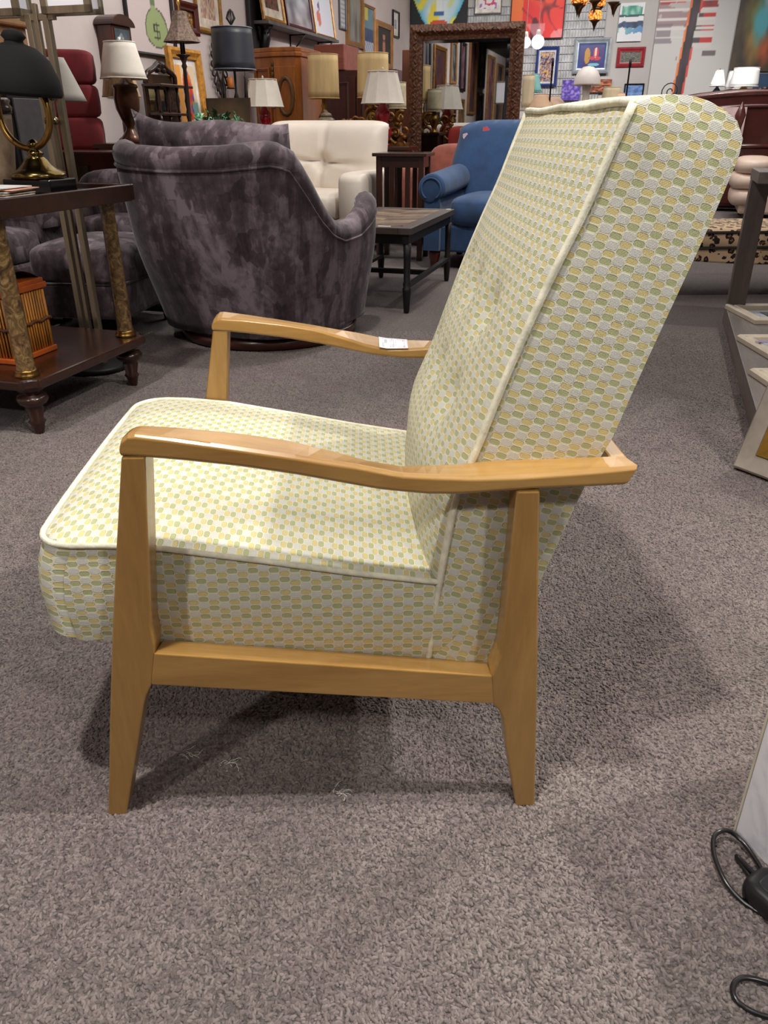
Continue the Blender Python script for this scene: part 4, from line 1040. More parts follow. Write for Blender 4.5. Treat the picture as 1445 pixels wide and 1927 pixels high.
for x, y in ((-.075, -.12), (.10, -.12)):
    q = MB(); q.tube([(x, y, 1.34), (x, y, 1.29)], .002, 4); q.lathe([(.003, 1.295), (.010, 1.285), (.008, 1.27), (.014, 1.18), (.015, 1.13), (.001, 1.13)], 10, (x, y, 0)); q.build('tassel', IRON, bd)
q = MB()
for k in range(8): a = 2*PI*k/8; q.tube([(0, 0, 1.61), (0, 0, 1.64), (.035*math.cos(a), .035*math.sin(a), 1.69), (.02*math.cos(a), .02*math.sin(a), 1.73), (0, 0, 1.75)], .004, 4)
q.build('finial', IRON, bd)
tl = thing('floor_lamp', 'white cone-shade lamp in front of the red tufted chair, half hidden by the silver lamp', 'lamp', (0, 0, 0)); tl.location = at(127, 250, 4.95); tl.location.z = 0
MB().lathe([(.08, 0), (.08, .02), (.015, .04), (.012, 1.08)], 16).build('pole', BRASS, tl); shade_part(tl, .135, .045, .215, 1.06, SHADE)
# red tufted chair, trunk, oak cabinet, painting, ivy
rt = thing('tufted_chair', 'tall red chair with a horizontally tufted back behind the silver floor lamp', 'chair', (-2.12, 5.66, 0), math.radians(10))
MB().bx((-.24, -.25, .10), (.24, .22, .42)).build('seat', REDF, rt, bevel=.03)
for k in range(5): MB().soft((0, .20, .50+.195*k), (.47, .15, .21), 6, 22, 10).build('back_panel', REDF, rt)
legs4(rt, .44, .42, .11, .05, WDARKZ)
tr = thing('trunk', 'dark red leather trunk with metal clasps behind the swivel chair', 'trunk', (-1.58, 5.15, 0), -RA)
MB().bx((-.40, -.13, .0), (.40, .13, .66)).build('body', mat('oxblood_leather', (58, 16, 20), .4, var=.2), tr, bevel=.01); MB().bx((-.41, -.14, .66), (.41, .14, .80)).build('lid', mat('oxblood_leather'), tr, bevel=.012)
for x in (-.2, .2): MB().bx((x-.04, -.154, .60), (x+.04, -.139, .72)).build('clasp', mat('dull_steel', (70, 70, 76), .35, .8), tr, bevel=.003)
tOC, zOC = on_left(64, 36, .50)
oc = thing('oak_cabinet', 'pale oak cabinet with moulded door panels behind the black dome lamp', 'cabinet', CORNER-WDIR*(tOC+.47)+EDIR*.26, PI/2-RA); oc.scale = (1, 1, zOC/1.45)
OKL = wood('pale_oak', (170, 120, 76), (206, 158, 110), .45, 'z', .15)
MB().bx((-.42, -.21, 0), (.42, .21, 1.40)).build('body', OKL, oc, bevel=.006); MB().bx((-.46, -.25, 1.40), (.46, .23, 1.45)).build('cornice', OKL, oc, bevel=.012)
for x in (-.2, .2):
    d_ = MB().bx((x-.19, -.228, .06), (x+.19, -.21, 1.36)).build('door', OKL, oc, bevel=.004); frame_mesh(.28, 1.14, .03, .016).build('moulding', OKL, d_, loc=(x, -.226, .71)); MB().lathe([(.004, 0), (.011, .016), (.001, .024)], 10, M=Matrix.Translation((x*.2, -.228, .72)) @ Matrix.Rotation(PI/2, 4, 'X')).build('knob', BRASS, d_)
p = at(416, 242, 6.25); p.z = 0
pc = thing('pedestal_table', 'dark square table behind the white leather chair holding the brown painting', 'table', p+Vector((.03, .10, 0)), -RA)
MB().bx((-.19, -.17, .78), (.19, .17, .81)).build('table_top', WDARK, pc, bevel=.004); legs4(pc, .34, .30, .78, .05, WDARKZ); MB().bx((-.17, -.15, .68), (.17, .15, .78)).build('apron', WDARK, pc)
bp = thing('unframed_painting', 'unframed dark brown painting propped below the black drum lamp', 'picture', pc.location+WDIR*.05+Vector((-.01, 0, .81+.155)), -RA-.1)
MB().bx((-.185, 0, -.155), (.185, .02, .155)).build('stretcher_frame', WDARK, bp); painted('canvas', .37, .31, -.001, lambda x, y: mixc((58, 44, 36), (134, 106, 70), 1.1-1.7*math.hypot(x-.55, y-.5)+.3*nz(x*5, y*5, 4)), bp)
iv = thing('ivy_plant', 'small green ivy plant above the swivel chair pillow', 'plant', pc.location-WDIR*.15+Vector((.0, 0, .83)), 0)
MB().lathe([(.05, -.019), (.065, .08), (.07, .09), (.06, .088)], 16).build('pot', mat('terracotta', (120, 66, 44), .8), iv)
rnd = random.Random(8); LEAF = [mat('ivy_leaf_%s' % n_, c, .45, var=.2, vscale=20) for n_, c in (('dark', (24, 58, 30)), ('mid', (52, 108, 64)), ('pale', (130, 178, 140)))]
lm = {}
for k in range(46):
    a = rnd.uniform(0, 2*PI); r = rnd.uniform(.02, .18); z = .10+rnd.uniform(-.03, .09)-r*.2; kx = 1.25 if math.cos(a) > 0 else .9
    key = (k % 3)
    if key not in lm:
        q = MB(); q.add([(0, 0, 0), (.022, .012, .006), (.034, .034, .0), (.012, .036, .006), (0, .062, -.006), (-.012, .036, .006), (-.034, .034, 0), (-.022, .012, .006)], [(0, 1, 2, 3), (0, 3, 4, 5), (0, 5, 6, 7)]); o = q.build('leaf', LEAF[key], iv); lm[key] = o
    else:
        o = lm[key].copy(); COL.objects.link(o); o.parent = iv
    o.location = (r*math.cos(a)*kx, r*math.sin(a)*.7, z); o.rotation_euler = (rnd.uniform(.3, 1.3), rnd.uniform(-.5, .5), rnd.uniform(0, 2*PI))

# ================================================================ middle: red lamps, armoire, drum lamps, gilded carving
ct2 = thing('console_table', 'narrow dark console table behind the white leather chair under the red lamps', 'table', (-.50, 8.08, 0), -RA)
MB().bx((-.80, -.16, .74), (.80, .16, .77)).build('table_top', WDARK, ct2, bevel=.004); MB().bx((-.75, -.13, .66), (.75, .13, .74)).build('apron', WDARK, ct2); legs4(ct2, 1.5, .26, .70, .05, WDARKZ)
GOURD = [(.06, 0), (.062, .02), (.04, .035), (.06, .07), (.078, .12), (.074, .17), (.045, .22), (.040, .235), (.055, .27), (.062, .31), (.054, .35), (.03, .40), (.018, .44), (.012, .47)]
def on_con(u, dy=0): 
    r = ray(u, 230); o = ct2.location+WDIR*dy; t = (o-EYE).dot(WDIR)/r.dot(WDIR); p = EYE+r*t; p.z = .7705; return p
table_lamp('red_table_lamp', 'red double-gourd ceramic lamp with white shade at the left end of the white chair', on_con(499, -.05), [(r, z*.78) for r, z in GOURD], REDC, .185, .130, .225, .33, SHADE, flute=10, fm=SHADE)
table_lamp('red_table_lamp', 'red double-gourd ceramic lamp with white shade beside the carved mirror', on_con(720, -.05), [(r*1.1, z*.84) for r, z in GOURD], REDC, .195, .130, .25, .35, SHADE, flute=10, fm=SHADE)
p = at(541, 240, 8.95); p.z = 0
ar = thing('armoire', 'amber burl wood armoire with a carved oval medallion and chamfered corner', 'armoire', p, -RA-.0)
PROF = [(-.25, .30), (-.25, -.20), (.0, -.30), (.24, -.30), (.28, -.25), (.28, .30)]
q = MB(); q.prism(PROF, .06, 1.54, 'z'); q.build('body', OAKG, ar, bevel=.006)
q = MB(); q.prism([(x*1.05, y*1.06) for x, y in PROF], 1.54, 1.58, 'z'); q.prism([(x*1.02, y*1.02) for x, y in PROF], 1.58, 1.62, 'z'); q.build('cornice', OAKG, ar, bevel=.008)
q = MB(); q.prism([(x*1.02, y*1.02) for x, y in PROF], 0, .08, 'z'); q.build('plinth', OAKG, ar, bevel=.008)
q = MB(); q.bx((.02, -.318, .20), (.24, -.30, 1.46)); d_ = q.build('door', OAKG, ar, bevel=.006)
q = MB(); q.tube([(.135+.075*math.cos(2*PI*k/30), -.322, 1.20+.16*math.sin(2*PI*k/30)) for k in range(30)], [.016+.006*(k % 2) for k in range(30)], 7, closed=True); q.build('oval_carving', mat('carved_umber', (100, 70, 38), .5, bump=.4), d_)
M2 = Matrix.Translation((-.13, -.253, .86)) @ Matrix.Rotation(math.atan2(-.10, .25), 4, 'Z')
frame_mesh(.21, 1.18, .025, .018).build('panel_moulding', OAKG, ar).matrix_local = M2
q = MB()
for k in range(9): q.soft((.0, -.305, 1.12+.045*k), (.03, .03, .05), 2.2, 8, 6)
q.build('corner_carving', mat('carved_umber'), ar)
p = at(628, 240, 10.6); p.z = 0
wr = thing('wardrobe', 'dark brown panelled wardrobe behind the cream drum-shade lamps', 'wardrobe', p+EDIR*.15, -RA)
WDB = wood('dark_brown_panel', (44, 20, 18), (70, 34, 28), .35, 'z', .3)
MB().bx((-.25, -.25, .05), (.72, .25, 1.52)).build('body', WDB, wr, bevel=.006); MB().bx((-.27, -.28, 1.52), (.10, .27, 1.78)).build('cornice', wood('red_brown_top', (104, 52, 40), (140, 78, 62), .4, 'x', .2), wr, bevel=.01); MB().bx((-.23, -.24, 0), (.7, .24, .06)).build('base', WDB, wr)
for k in range(2):
    d_ = MB().bx((-.24+.48*k, -.268, .12), (.22+.48*k, -.25, 1.46)).build('door', WDB, wr, bevel=.003); frame_mesh(.32, 1.1, .03, .016).build('moulding', WDB, d_, loc=(-.01+.48*k, -.266, .85))
BEAD = [(.05, 0), (.05, .01), (.02, .03), (.03, .06), (.055, .11), (.058, .15), (.03, .19), (.02, .22), (.028, .25), (.016, .28), (.014, .36)]
p = at(677, 240, 8.5); p.z = 0
bt = thing('back_console', 'dark console behind the white chair under the cream drum lamps', 'table', p, -RA)
MB().bx((-.47, -.20, .84), (.47, .20, .87)).build('table_top', WDARK, bt, bevel=.004); legs4(bt, .90, .36, .84, .05, WDARKZ); MB().bx((-.43, -.16, .74), (.43, .16, .84)).build('apron', WDARK, bt)
bt.name = 'sideboard_table'
def on_bt(u, dy=0):
    r = ray(u, 200); o = bt.location+WDIR*dy; t = (o-EYE).dot(WDIR)/r.dot(WDIR); p = EYE+r*t; p.z = .8705; return p
for u, lab in ((610, 'cream drum-shade lamp with a brass stem right of the armoire'), (702, 'cream drum-shade lamp behind the right red lamp')):
    table_lamp('drum_table_lamp', lab, on_bt(u, -.03), BEAD, BRASS, .152, .146, .37, .31, CREAM, fin=False)
table_lamp('drum_table_lamp', 'small pale yellow shade lamp just left of the brown panel', on_bt(748, .05), BEAD, BRASS, .085, .08, .22, .22, mat('pale_yellow_shade', (214, 204, 170), .8), fin=False)
gj = thing('ginger_jar', 'grey-brown lidded ginger jar under the left cream drum lamp', 'jar', on_bt(613, -.14), 0)
MB().lathe([(.05, 0), (.055, .01), (.09, .05), (.10, .09), (.08, .13), (.05, .15)], 22).build('body', mat('crackle_glaze', (132, 116, 96), .3, var=.2, vscale=40), gj); MB().lathe([(.055, .15), (.06, .155), (.05, .175), (.02, .19), (.015, .20), (.001, .21)], 20).build('lid', mat('crackle_glaze'), gj)
tag(MB().lathe([(.03, 0), (.045, .02), (.05, .05), (.04, .085), (.001, .095)], 16).build('pink_jar', mat('pink_glaze', (150, 84, 92), .3), loc=on_bt(634, -.15)), 'small round pink jar right of the ginger jar', 'jar')
# gilded scrolled mirror crest standing on the console
gc = thing('gilded_carving', 'gilded openwork scroll carving standing behind the right red lamp', 'carving', on_con(700, .13)+Vector((0, 0, 0)), -RA)
rnd = random.Random(12); q = MB()
def scroll(x, z, r, tw, s, y=0):
    pts = []
    for k in range(20):
        f = k/19; a = s*(tw+f*PI*2.2); rr = r*(1-f*.8); pts.append((x+rr*math.cos(a), y+.01*math.sin(f*6), z+rr*math.sin(a)))
    q.tube(pts, [.016*(1-.6*k/19)+.003 for k in range(20)], 6)
for x, z, r, tw, s in ((0, .24, .09, 1, 1), (0, .24, .09, 2, -1), (-.12, .16, .08, .5, 1), (.12, .16, .08, .5, -1), (-.22, .09, .08, 1.4, 1), (.23, .10, .08, 1.4, -1), (-.30, .05, .06, 2, -1), (.31, .13, .07, 2, 1), (-.05, .10, .07, 0, 1), (.06, .09, .07, 0, -1), (.30, .02, .06, 1, 1), (-.17, .22, .05, 3, 1), (.18, .23, .05, 3, -1), (0, .34, .045, 1, 1), (.28, .24, .05, 1, 1)): scroll(x, z, r, tw, s, rnd.uniform(-.015, .015))
for k in range(14): q.soft((rnd.uniform(-.3, .3), rnd.uniform(-.02, .01), rnd.uniform(.02, .22)), (.05, .03, .035), 2.2, 8, 6)
q.bx((-.34, -.012, 0), (.36, .012, .03)); q.build('scrollwork', mat('antique_gilding', (120, 80, 34), .35, .5, var=.35, vscale=30, bump=.4, bscale=120), gc)
# ---- large carved mirror leaning in the row, with the brown panel behind it
MY = 9.25
mw_s0 = at(776, 46, MY); mr = thing('carved_mirror', 'large floor mirror in a carved brown wooden frame', 'mirror')
o0 = at(776, 46, MY)
def on_plane(u, v, org): r = ray(u, v); return EYE+r*((org-EYE).dot(WDIR)/r.dot(WDIR))
pL, pR = on_plane(774, 48, o0), on_plane(990, 41, o0); MW = (pR-pL).dot(EDIR); ztop = (pL.z+pR.z)/2
mr.location = pL+EDIR*(MW/2); mr.location.z = ztop/2; mr.rotation_euler = (0, 0, -RA)
CARV, cn = newmat('carved_brown_wood'); _v = cn.obj(); _w = cn.new('ShaderNodeTexVoronoi', feature='SMOOTH_F1'); cn.put(_w.inputs['Vector'], cn.scale(_v, (46, 46, 38))); _w.inputs['Scale'].default_value = 1.0
cn.color(cn.ramp(_w.outputs['Distance'], [(0.1, (122, 80, 56)), (0.6, (84, 52, 36))])); cn.rough(.4); cn.bump(cn.math('SUBTRACT', 1.0, _w.outputs['Distance']), .5, .02)
FWm = .135; MH = ztop
fr = frame_mesh(MW, MH, FWm, .09, .45); fo = fr.build('frame', CARV, mr)
q = MB()
rnd = random.Random(5)
def leaf(cx, cz, a, s):
    q.soft((0, 0, 0), (.060*s, .016, .020*s), 2.1, 8, 6, M=Matrix.Translation((cx, -.086, cz)) @ Matrix.Rotation(a, 4, 'Y'))
for k in range(34):
    for sx in (-1, 1):
        z = -MH/2+.06+(MH-.12)*k/33; leaf(sx*(MW/2-.06), z, sx*(.7 if k % 2 else -.9), 1.0)
for k in range(17): leaf(-MW/2+.06+(MW-.12)*k/16, MH/2-.06, .6 if k % 2 else 2.4, 1.0)
q.build('carved_leaves', CARV, fo)['kind'] = 'stuff'
GL, gn = newmat('mirror_glass'); gn.color(srgb((196, 198, 200))); gn.bsdf.inputs['Metallic'].default_value = 1.0; gn.rough(.015)
iw, ih = MW-2*FWm, MH-2*FWm
q = MB(); L = []
for ins, y in ((0, -.0345), (.030, -.036)):
    a, c = iw/2-ins, ih/2-ins; L.append([(-a, y, -c), (a, y, -c), (a, y, c), (-a, y, c)])
q.loft(L, caps=False, smooth=False); a, c = iw/2-.03, ih/2-.03; q.add([(-a, -.036, -c), (a, -.036, -c), (a, -.036, c), (-a, -.036, c)], [(0, 1, 2, 3)]); q.build('glass', GL, mr)
MB().bx((-MW/2+.02, -.02, -MH/2), (MW/2-.02, 0.0, MH/2-.01)).build('backing_board', WDARK, mr)
bpn = thing('wood_screen', 'plain red-brown wooden panel standing behind the left edge of the carved mirror', 'screen', on_plane(768, 240, o0+WDIR*.16)+EDIR*.12, -RA); bpn.location.z = 0
MB().bx((-.19, -.02, 0), (.19, .02, ztop-.20)).build('panel', wood('red_brown_panel', (104, 58, 40), (132, 78, 56), .45, 'z', .15), bpn, bevel=.004); MB().bx((-.20, -.03, ztop-.20), (.20, .03, ztop-.16)).build('top_rail', wood('red_brown_panel'), bpn) if False else None
MB().bx((-.2, -.1, 0), (.2, .1, .03)).build('foot', MAHOG, bpn)
# ---- what the carved mirror shows: more framed works farther back along the left wall, and two lamps under them
rnd = random.Random(21)
PAL = [[(40, 44, 60), (90, 84, 90), (150, 140, 140)], [(60, 30, 30), (120, 70, 60), (60, 60, 80)], [(34, 40, 44), (80, 96, 100), (150, 150, 140)], [(110, 80, 40), (60, 56, 50), (150, 120, 70)], [(90, 40, 50), (150, 110, 120), (60, 50, 70)]]
KIN = ['grey-blue', 'dark red', 'slate', 'ochre', 'plum']
FRN = [(FB, 'black'), (FGW, 'gold'), (FOAK, 'oak'), (FRB, 'red-brown')]
for i, (t, w, z0_, z1_) in enumerate(((13.3, .55, .95, 2.5), (14.4, 1.1, 1.0, 2.35), (15.7, .55, 1.75, 2.55), (15.75, .6, .85, 1.6), (16.7, .6, 1.65, 2.6), (16.75, .5, .9, 1.5), (17.9, .9, 1.2, 2.75), (19.1, .8, .8, 1.7), (19.1, .8, 1.8, 2.8), (20.5, 1.0, 1.0, 2.6), (22.0, 1.1, .9, 2.5), (23.6, 1.1, 1.0, 2.8), (25.4, 1.2, .9, 2.7), (27.4, 1.3, 1.0, 2.6))):
    fm, fn_ = FRN[i % 4]; k = i % 5
    tt = thing('reflected_picture', '%s-framed %s abstract, %s picture from the left in the mirror' % (fn_, KIN[k], ['first', 'second', 'third', 'fourth', 'fifth', 'sixth', 'seventh', 'eighth', 'ninth', 'tenth', 'eleventh', 'twelfth', 'thirteenth', 'fourteenth'][i]), 'picture', CORNER-WDIR*t+EDIR*.004+Vector((0, 0, (z0_+z1_)/2)), PI/2-RA, 'pictures on the left wall seen in the mirror')
    h = z1_-z0_; frame_mesh(w, h, .06, .05).build('frame', fm, tt); painted('canvas', w-.12, h-.12, -.006, abstract(PAL[k], 80+i, 3), tt, 14, 18)
tBC, zBC = on_left(48, 168, .62)
bc = thing('media_cabinet', 'low black cabinet with a grey door behind the vase and the dome lamp', 'cabinet', CORNER-WDIR*(tBC+.42)+EDIR*.78, PI/2-RA)
MB().bx((-.13, -.16, .04), (.13, .16, zBC)).build('body', IRON, bc, bevel=.004); MB().bx((-.10, -.172, .10), (.10, -.16, zBC-.06)).build('door', mat('grey_door', (96, 92, 92), .4), bc, bevel=.003); MB().bx((-.12, -.14, 0), (.12, .14, .04)).build('base', IRON, bc)
# ================================================================ back wall: wire grid, canvases, framed works
def on_backpt(u, v, off=0.0):
    s, z = on_back(u, v, off); p = CORNER+EDIR*s-WDIR*off; p.z = z; return p
s0, _ = on_back(872, 40); s1, _ = on_back(1140, 40)
gw = thing('wire_display_grid', 'white wire display grid on the back wall behind the pictures', 'grid panel', CORNER+EDIR*((s0+s1)/2)-WDIR*.045+Vector((0, 0, 1.95)), -RA)
GWW, GWH = s1-s0, 1.5; q = MB()
n_ = int(GWW/.045)
for k in range(n_+1): x = -GWW/2+GWW*k/n_; q.tube([(x, 0, -GWH/2), (x, 0, GWH/2)], .0045, 4)
m_ = int(GWH/.11)
for k in range(m_+1): z = -GWH/2+GWH*k/m_; q.tube([(-GWW/2, -.008, z), (GWW/2, -.008, z)], .0045, 4)
q.build('wire_grid', mat('white_wire', (206, 206, 210), .4), gw)['kind'] = 'stuff'
MB().bx((-GWW/2, .02, -GWH/2), (GWW/2, .035, GWH/2)).build('grey_back_panel', mat('grey_panel', (186, 186, 188), .8), gw)
OFF = .07
def face(x, y):                                     # a large painted face in blue, white and yellow
    fx, fy = (x-.5), y
    w = .22+.22*min(1, y/.35)**.8
    if abs(fx) > w: return (26, 28, 34)
    c = mixc((226, 238, 242), (84, 184, 220), (abs(fx)/w)**3+.35*nz(x*7, y*5, 1))
    c = mixc(c, (240, 222, 80), (nz(x*6, y*5, 6)+.25*(fx < -.1)-.15)*3)
    if abs(fx) < .045 and y > .18: c = mixc(c, (250, 250, 250), .7)
    if abs(fx) < .09 and .14 < y < .20: c = (70, 110, 170)
    if ((fx/.16)**2+((y-.035)/.035)**2) < 1: c = (212, 84, 56)
    return c
hung('face_painting', 'large canvas of a blue and yellow painted face above the carved mirror', 'painting', 'b', (774, 48), (881, 10), 0, FB, face, off=OFF, d=.04, zbot=on_back(830, 46)[1]-.02, ztop=on_back(830, 46)[1]+1.0, nu=50, nv=50)
hung('abstract_print', 'small white print with pink scribbles in a silver frame above the mirror', 'picture', 'b', (893, 29), (945, 5), .02, mat('silver_frame', (176, 176, 178), .3, .6), lambda x, y: (206, 70, 110) if abs(math.hypot(x-.55, y-.5)-.27+.12*nz(x*6, y*6)) < .06 else ((170, 120, 180) if nz(x*5, y*5, 4) > .3 else (232, 226, 230)), .05, MATW, off=OFF+.01, zbot=on_back(915, 28)[1]-.0, ztop=on_back(915, 28)[1]+.42)
def poppy(x, y):
    c = mixc((232, 40, 40), (246, 110, 60), nz(x*2.2, y*2.2, 1)*1.3+.2)
    if x < .22: c = mixc((240, 96, 50), (250, 150, 60), y)
    e = abs(nz(x*2.6+.4, y*2.6, 5))
    if e < .035 and x > .2: c = mixc((110, 14, 26), c, e/.035)
    if nz(x*3.2, y*3.2, 9) > .42: c = (90, 10, 26)
    if y < .2 and nz(x*4, y*4, 3) > .05: c = mixc(c, (250, 190, 200), .6)
    return c
hung('poppy_painting', 'large red and orange poppy canvas right of the carved mirror', 'painting', 'b', (958, 76), (1064, 10), .012, FB, poppy, off=OFF, d=.05, zbot=on_back(1020, 74)[1], ztop=on_back(1020, 74)[1]+1.05, nu=48, nv=48)
MULTI = [(40, 46, 90), (176, 96, 60), (216, 206, 206), (120, 60, 80), (70, 110, 150), (220, 170, 90)]
hung('blue_framed_poster', 'blue-bordered poster of crowded figures on the wire grid, left of the grey-framed work', 'picture', 'b', (1005, 163), (1053, 88), .045, mat('navy_frame', (40, 56, 118), .4), abstract(MULTI, 41, 6, 3), .02, ('pale_mat_board', (206, 208, 220), .8), off=OFF+.02, glass=True, nu=32, nv=44)
def lily(x, y):
    c = mixc((44, 60, 130), (70, 40, 110), .5+nz(x*4, y*4, 2))
    if ((x-.32)/.12)**2+((y-.5)/.36)**2 < 1: c = (190, 140, 60)
    if ((x-.66)/.10)**2+((y-.62)/.24)**2 < 1: c = (206, 50, 54) if abs(x-.66) > .035 else (232, 206, 196)
    if ((x-.62)/.26)**2+((y-.38)/.10)**2 < 1 and nz(x*6, y*6) > -.1: c = (200, 60, 70)
    if ((x-.6)/.24)**2+((y-.10)/.07)**2 < 1: c = (120, 190, 210)
    return c
hung('grey_framed_abstract', 'grey-framed bright blue, gold and red abstract above the mushroom lamp', 'picture', 'b', (1076, 139), (1152, 70), .075, mat('silver_grey_frame', (150, 158, 166), .35, .3), lily, .02, ('blue_mat_board', (50, 80, 140), .7), off=OFF+.02, glass=True, nu=40, nv=40)
def lagoon(x, y):
    c = (232, 234, 240)
    k = y+.06*nz(x*4, y*3, 2)
    if .66 < k < .92 and .08 < x < .92: c = mixc((60, 150, 130), (150, 206, 190), .5+nz(x*6, y*6, 1))
    if .64 < k < .70: c = (36, 84, 90)
    if .36 < k < .50: c = mixc((30, 50, 84), (60, 90, 130), .5+nz(x*5, y*5, 6))
    if .22 < k < .36 and nz(x*3, y*4, 8) > -.1: c = mixc((140, 200, 190), (90, 140, 206), x)
    return c
hung('lagoon_canvas', 'white canvas with green and blue watery bands at upper right', 'painting', 'b', (1160, 79), (1215, 5), 0, mat('white_canvas_edge', (222, 222, 226), .8), lagoon, off=.01, d=.04, ztop=on_back(1215, 5)[1], nu=40, nv=48)
hung('red_framed_print', 'red-framed dark print below the green and blue canvas', 'picture', 'b', (1158, 127), (1216, 88), .07, mat('red_frame', (150, 36, 48), .4), abstract([(40, 40, 44), (90, 80, 84), (120, 150, 110), (70, 50, 60)], 51, 7, 3), off=.01, glass=True)
hung('purple_canvas', 'small purple splashed canvas left of the mushroom lamp', 'painting', 'b', (1056, 189), (1094, 150), 0, FB, abstract([(58, 34, 130), (96, 66, 180), (150, 130, 210)], 61, 6, 2.5), off=OFF, d=.03)
hung('orange_canvas', 'small rust and orange splashed canvas right of the mushroom lamp', 'painting', 'b', (1104, 174), (1152, 149), 0, FB, abstract([(60, 26, 20), (150, 64, 34), (206, 120, 60)], 66, 6, 2.5), off=OFF, d=.03)
hung('blue_glass_panel', 'black-framed blue panel partly hidden by the chair top', 'picture', 'b', (1172, 186), (1213, 157), .022, FB, abstract([(80, 120, 190), (140, 170, 220)], 71, 4), off=.01, glass=True)
def redabs(x, y):                                    # y up; big canvas with dark post, reds at the top and pale field
    post = .42+.10*(y-.3)
    c = (206, 204, 204)
    if y > .78+.05*nz(x*7, 1, 2) and x < .64+.1*(y-.8): c = mixc((190, 40, 34), (226, 96, 50), .4+nz(x*5, y*5, 1))
    if .60 < y < .80 and x < post: c = mixc(c, (130, 90, 96), .6 if nz(x*4, y*7, 3) > -.15 else .2)
    if .45 < y < .62 and x < post and nz(x*5, y*6, 5) > 0: c = mixc(c, (120, 110, 122), .7)
    if .40 < y < .80 and post+.06 < x < .74:
        b = int((y-.40)/.05) % 2
        c = (196, 44, 46) if b and x > .58 else ((76, 66, 76) if b else (214, 208, 206))
    if y > .74 and post+.05 < x < .80-.35*(1-y)+.06*nz(x*9, y*9, 5): c = mixc((170, 40, 44), (90, 50, 56), .4+nz(x*8, y*4, 6))
    if abs(x-.72) < .08 and abs(y-.36) < .022: c = (110, 100, 104)
    if post-.11 < x < post-.02 and .30 < y < .55 and nz(x*9, y*3, 2) > .1: c = (176, 120, 120)
    for k in range(5):
        if abs(y-(.50+.075*k)) < .011 and x < .74: c = (220, 214, 212)
    if post-.075 < x < post-.045+.03*(y < .32): c = (238, 130, 56) if y < .62 else (226, 110, 50)
    if post-.05 < x < post+.055: c = mixc((30, 24, 30), (70, 50, 66), .4+nz(x*12, y*5, 4))
    if post+.055 < x < post+.08 and (y < .42 or y > .7): c = (216, 70, 50)
    return c
hung('abstract_canvas', 'tall pale abstract canvas with a black post and red top at right', 'painting', 'b', (1218, 178), (1388, 20), 0, mat('black_canvas_edge', (30, 28, 30), .6), redabs, off=.01, d=.05, zbot=on_back(1300, 180)[1], ztop=on_back(1300, 180)[1]+1.62, nu=70, nv=90)
def nebula(x, y):
    n1 = nz(x*4, y*4, 3)+.5*nz(x*9, y*9, 4); c = mixc((46, 36, 30), (78, 66, 44), .5+n1)
    def blob(cx, cy, r, col, k, sd):
        return mixc(c, col, max(0, 1-math.hypot(x-cx, y-cy)/r)*k+.6*max(0, 1-math.hypot(x-cx, y-cy)/(r*1.3))*nz(x*7, y*7, sd))
    c = blob(.42, .55, .34, (116, 112, 50), 1.3, 11); c = blob(.5, .28, .28, (164, 124, 60), 1.4, 12); c = blob(.62, .50, .30, (80, 172, 186), 1.8, 13)
    c = blob(.75, .82, .26, (190, 206, 226), 1.7, 14); c = blob(.80, .22, .22, (190, 90, 44), 1.3, 15); return c
hung('nebula_painting', 'large brown, teal and gold cloudy painting at the right edge', 'painting', 'b', (1371, 134), (1470, 10), 0, mat('black_canvas_edge'), nebula, off=.01, d=.05, zbot=on_back(1410, 135)[1], ztop=on_back(1410, 135)[1]+1.35, nu=44, nv=48)
hung('blue_canvas', 'plain deep blue canvas below the brown and teal painting', 'painting', 'b', (1412, 185), (1475, 138), 0, FB, lambda x, y: mixc((36, 66, 100), (46, 84, 124), .5+nz(x*3, y*3, 2)), off=.02, d=.03, zbot=on_back(1430, 190)[1]-.2)
# ---- lamps in front of the back wall at right; they stand on a long console hidden behind the lounge chair
p = at(1110, 240, 10.6); p.z = 0
lc = thing('display_console', 'long pale display console behind the lounge chair holding white and beige lamps', 'table', p+EDIR*.05, -RA)
MB().bx((-1.15, -.28, .98), (.62, .28, 1.02)).build('table_top', mat('pale_board', (190, 180, 168), .5), lc, bevel=.004); [MB().bx((x-.03, y-.03, 0), (x+.03, y+.03, .98)).build('leg', WDARKZ, lc) for x in (-1.08, .55) for y in (-.22, .22)]; MB().bx((-1.08, -.22, .88), (.55, .22, .98)).build('apron', mat('pale_board'), lc)
def on_lc(u, dy=0):
    r = ray(u, 190); o = lc.location+WDIR*dy; t = (o-EYE).dot(WDIR)/r.dot(WDIR); p = EYE+r*t; p.z = 1.0205; return p
BEIGE = mat('beige_shade', (206, 170, 140), .85, var=.04); BEIGL = mat('light_beige_shade', (216, 200, 168), .85, var=.05, vscale=20, stretch=(1, 1, .1))
STICK = [(.07, 0), (.07, .015), (.02, .03), (.014, .06), (.014, .14)]
ml = thing('mushroom_lamp', 'white mushroom-shaped lamp with a domed shade above the chair top', 'lamp', on_lc(1101, -.05), 0)
WH = mat('white_enamel', (226, 216, 210), .35, var=.03)
MB().lathe([(.10, 0), (.11, .01), (.09, .03), (.05, .10), (.042, .24), (.055, .36)], 24).build('base', WH, ml)
q = MB(); q.shell([(.158, .355), (.160, .37), (.148, .44), (.115, .51), (.06, .55), (.002, .56), (.002, .55), (.055, .54), (.108, .50), (.14, .435), (.150, .375)], 30); q.build('dome_shade', WH, ml)
table_lamp('cone_lamp', 'beige cone-shade lamp right of the carved mirror', on_lc(1019, -.15), STICK, WH, .165, .075, .165, .10, BEIGE, fin=False)
table_lamp('cone_lamp', 'wide beige cone-shade lamp behind the first cone lamp', on_lc(1044, .15), STICK, WH, .23, .05, .17, .08, mat('tan_shade', (186, 158, 140), .85), fin=False)
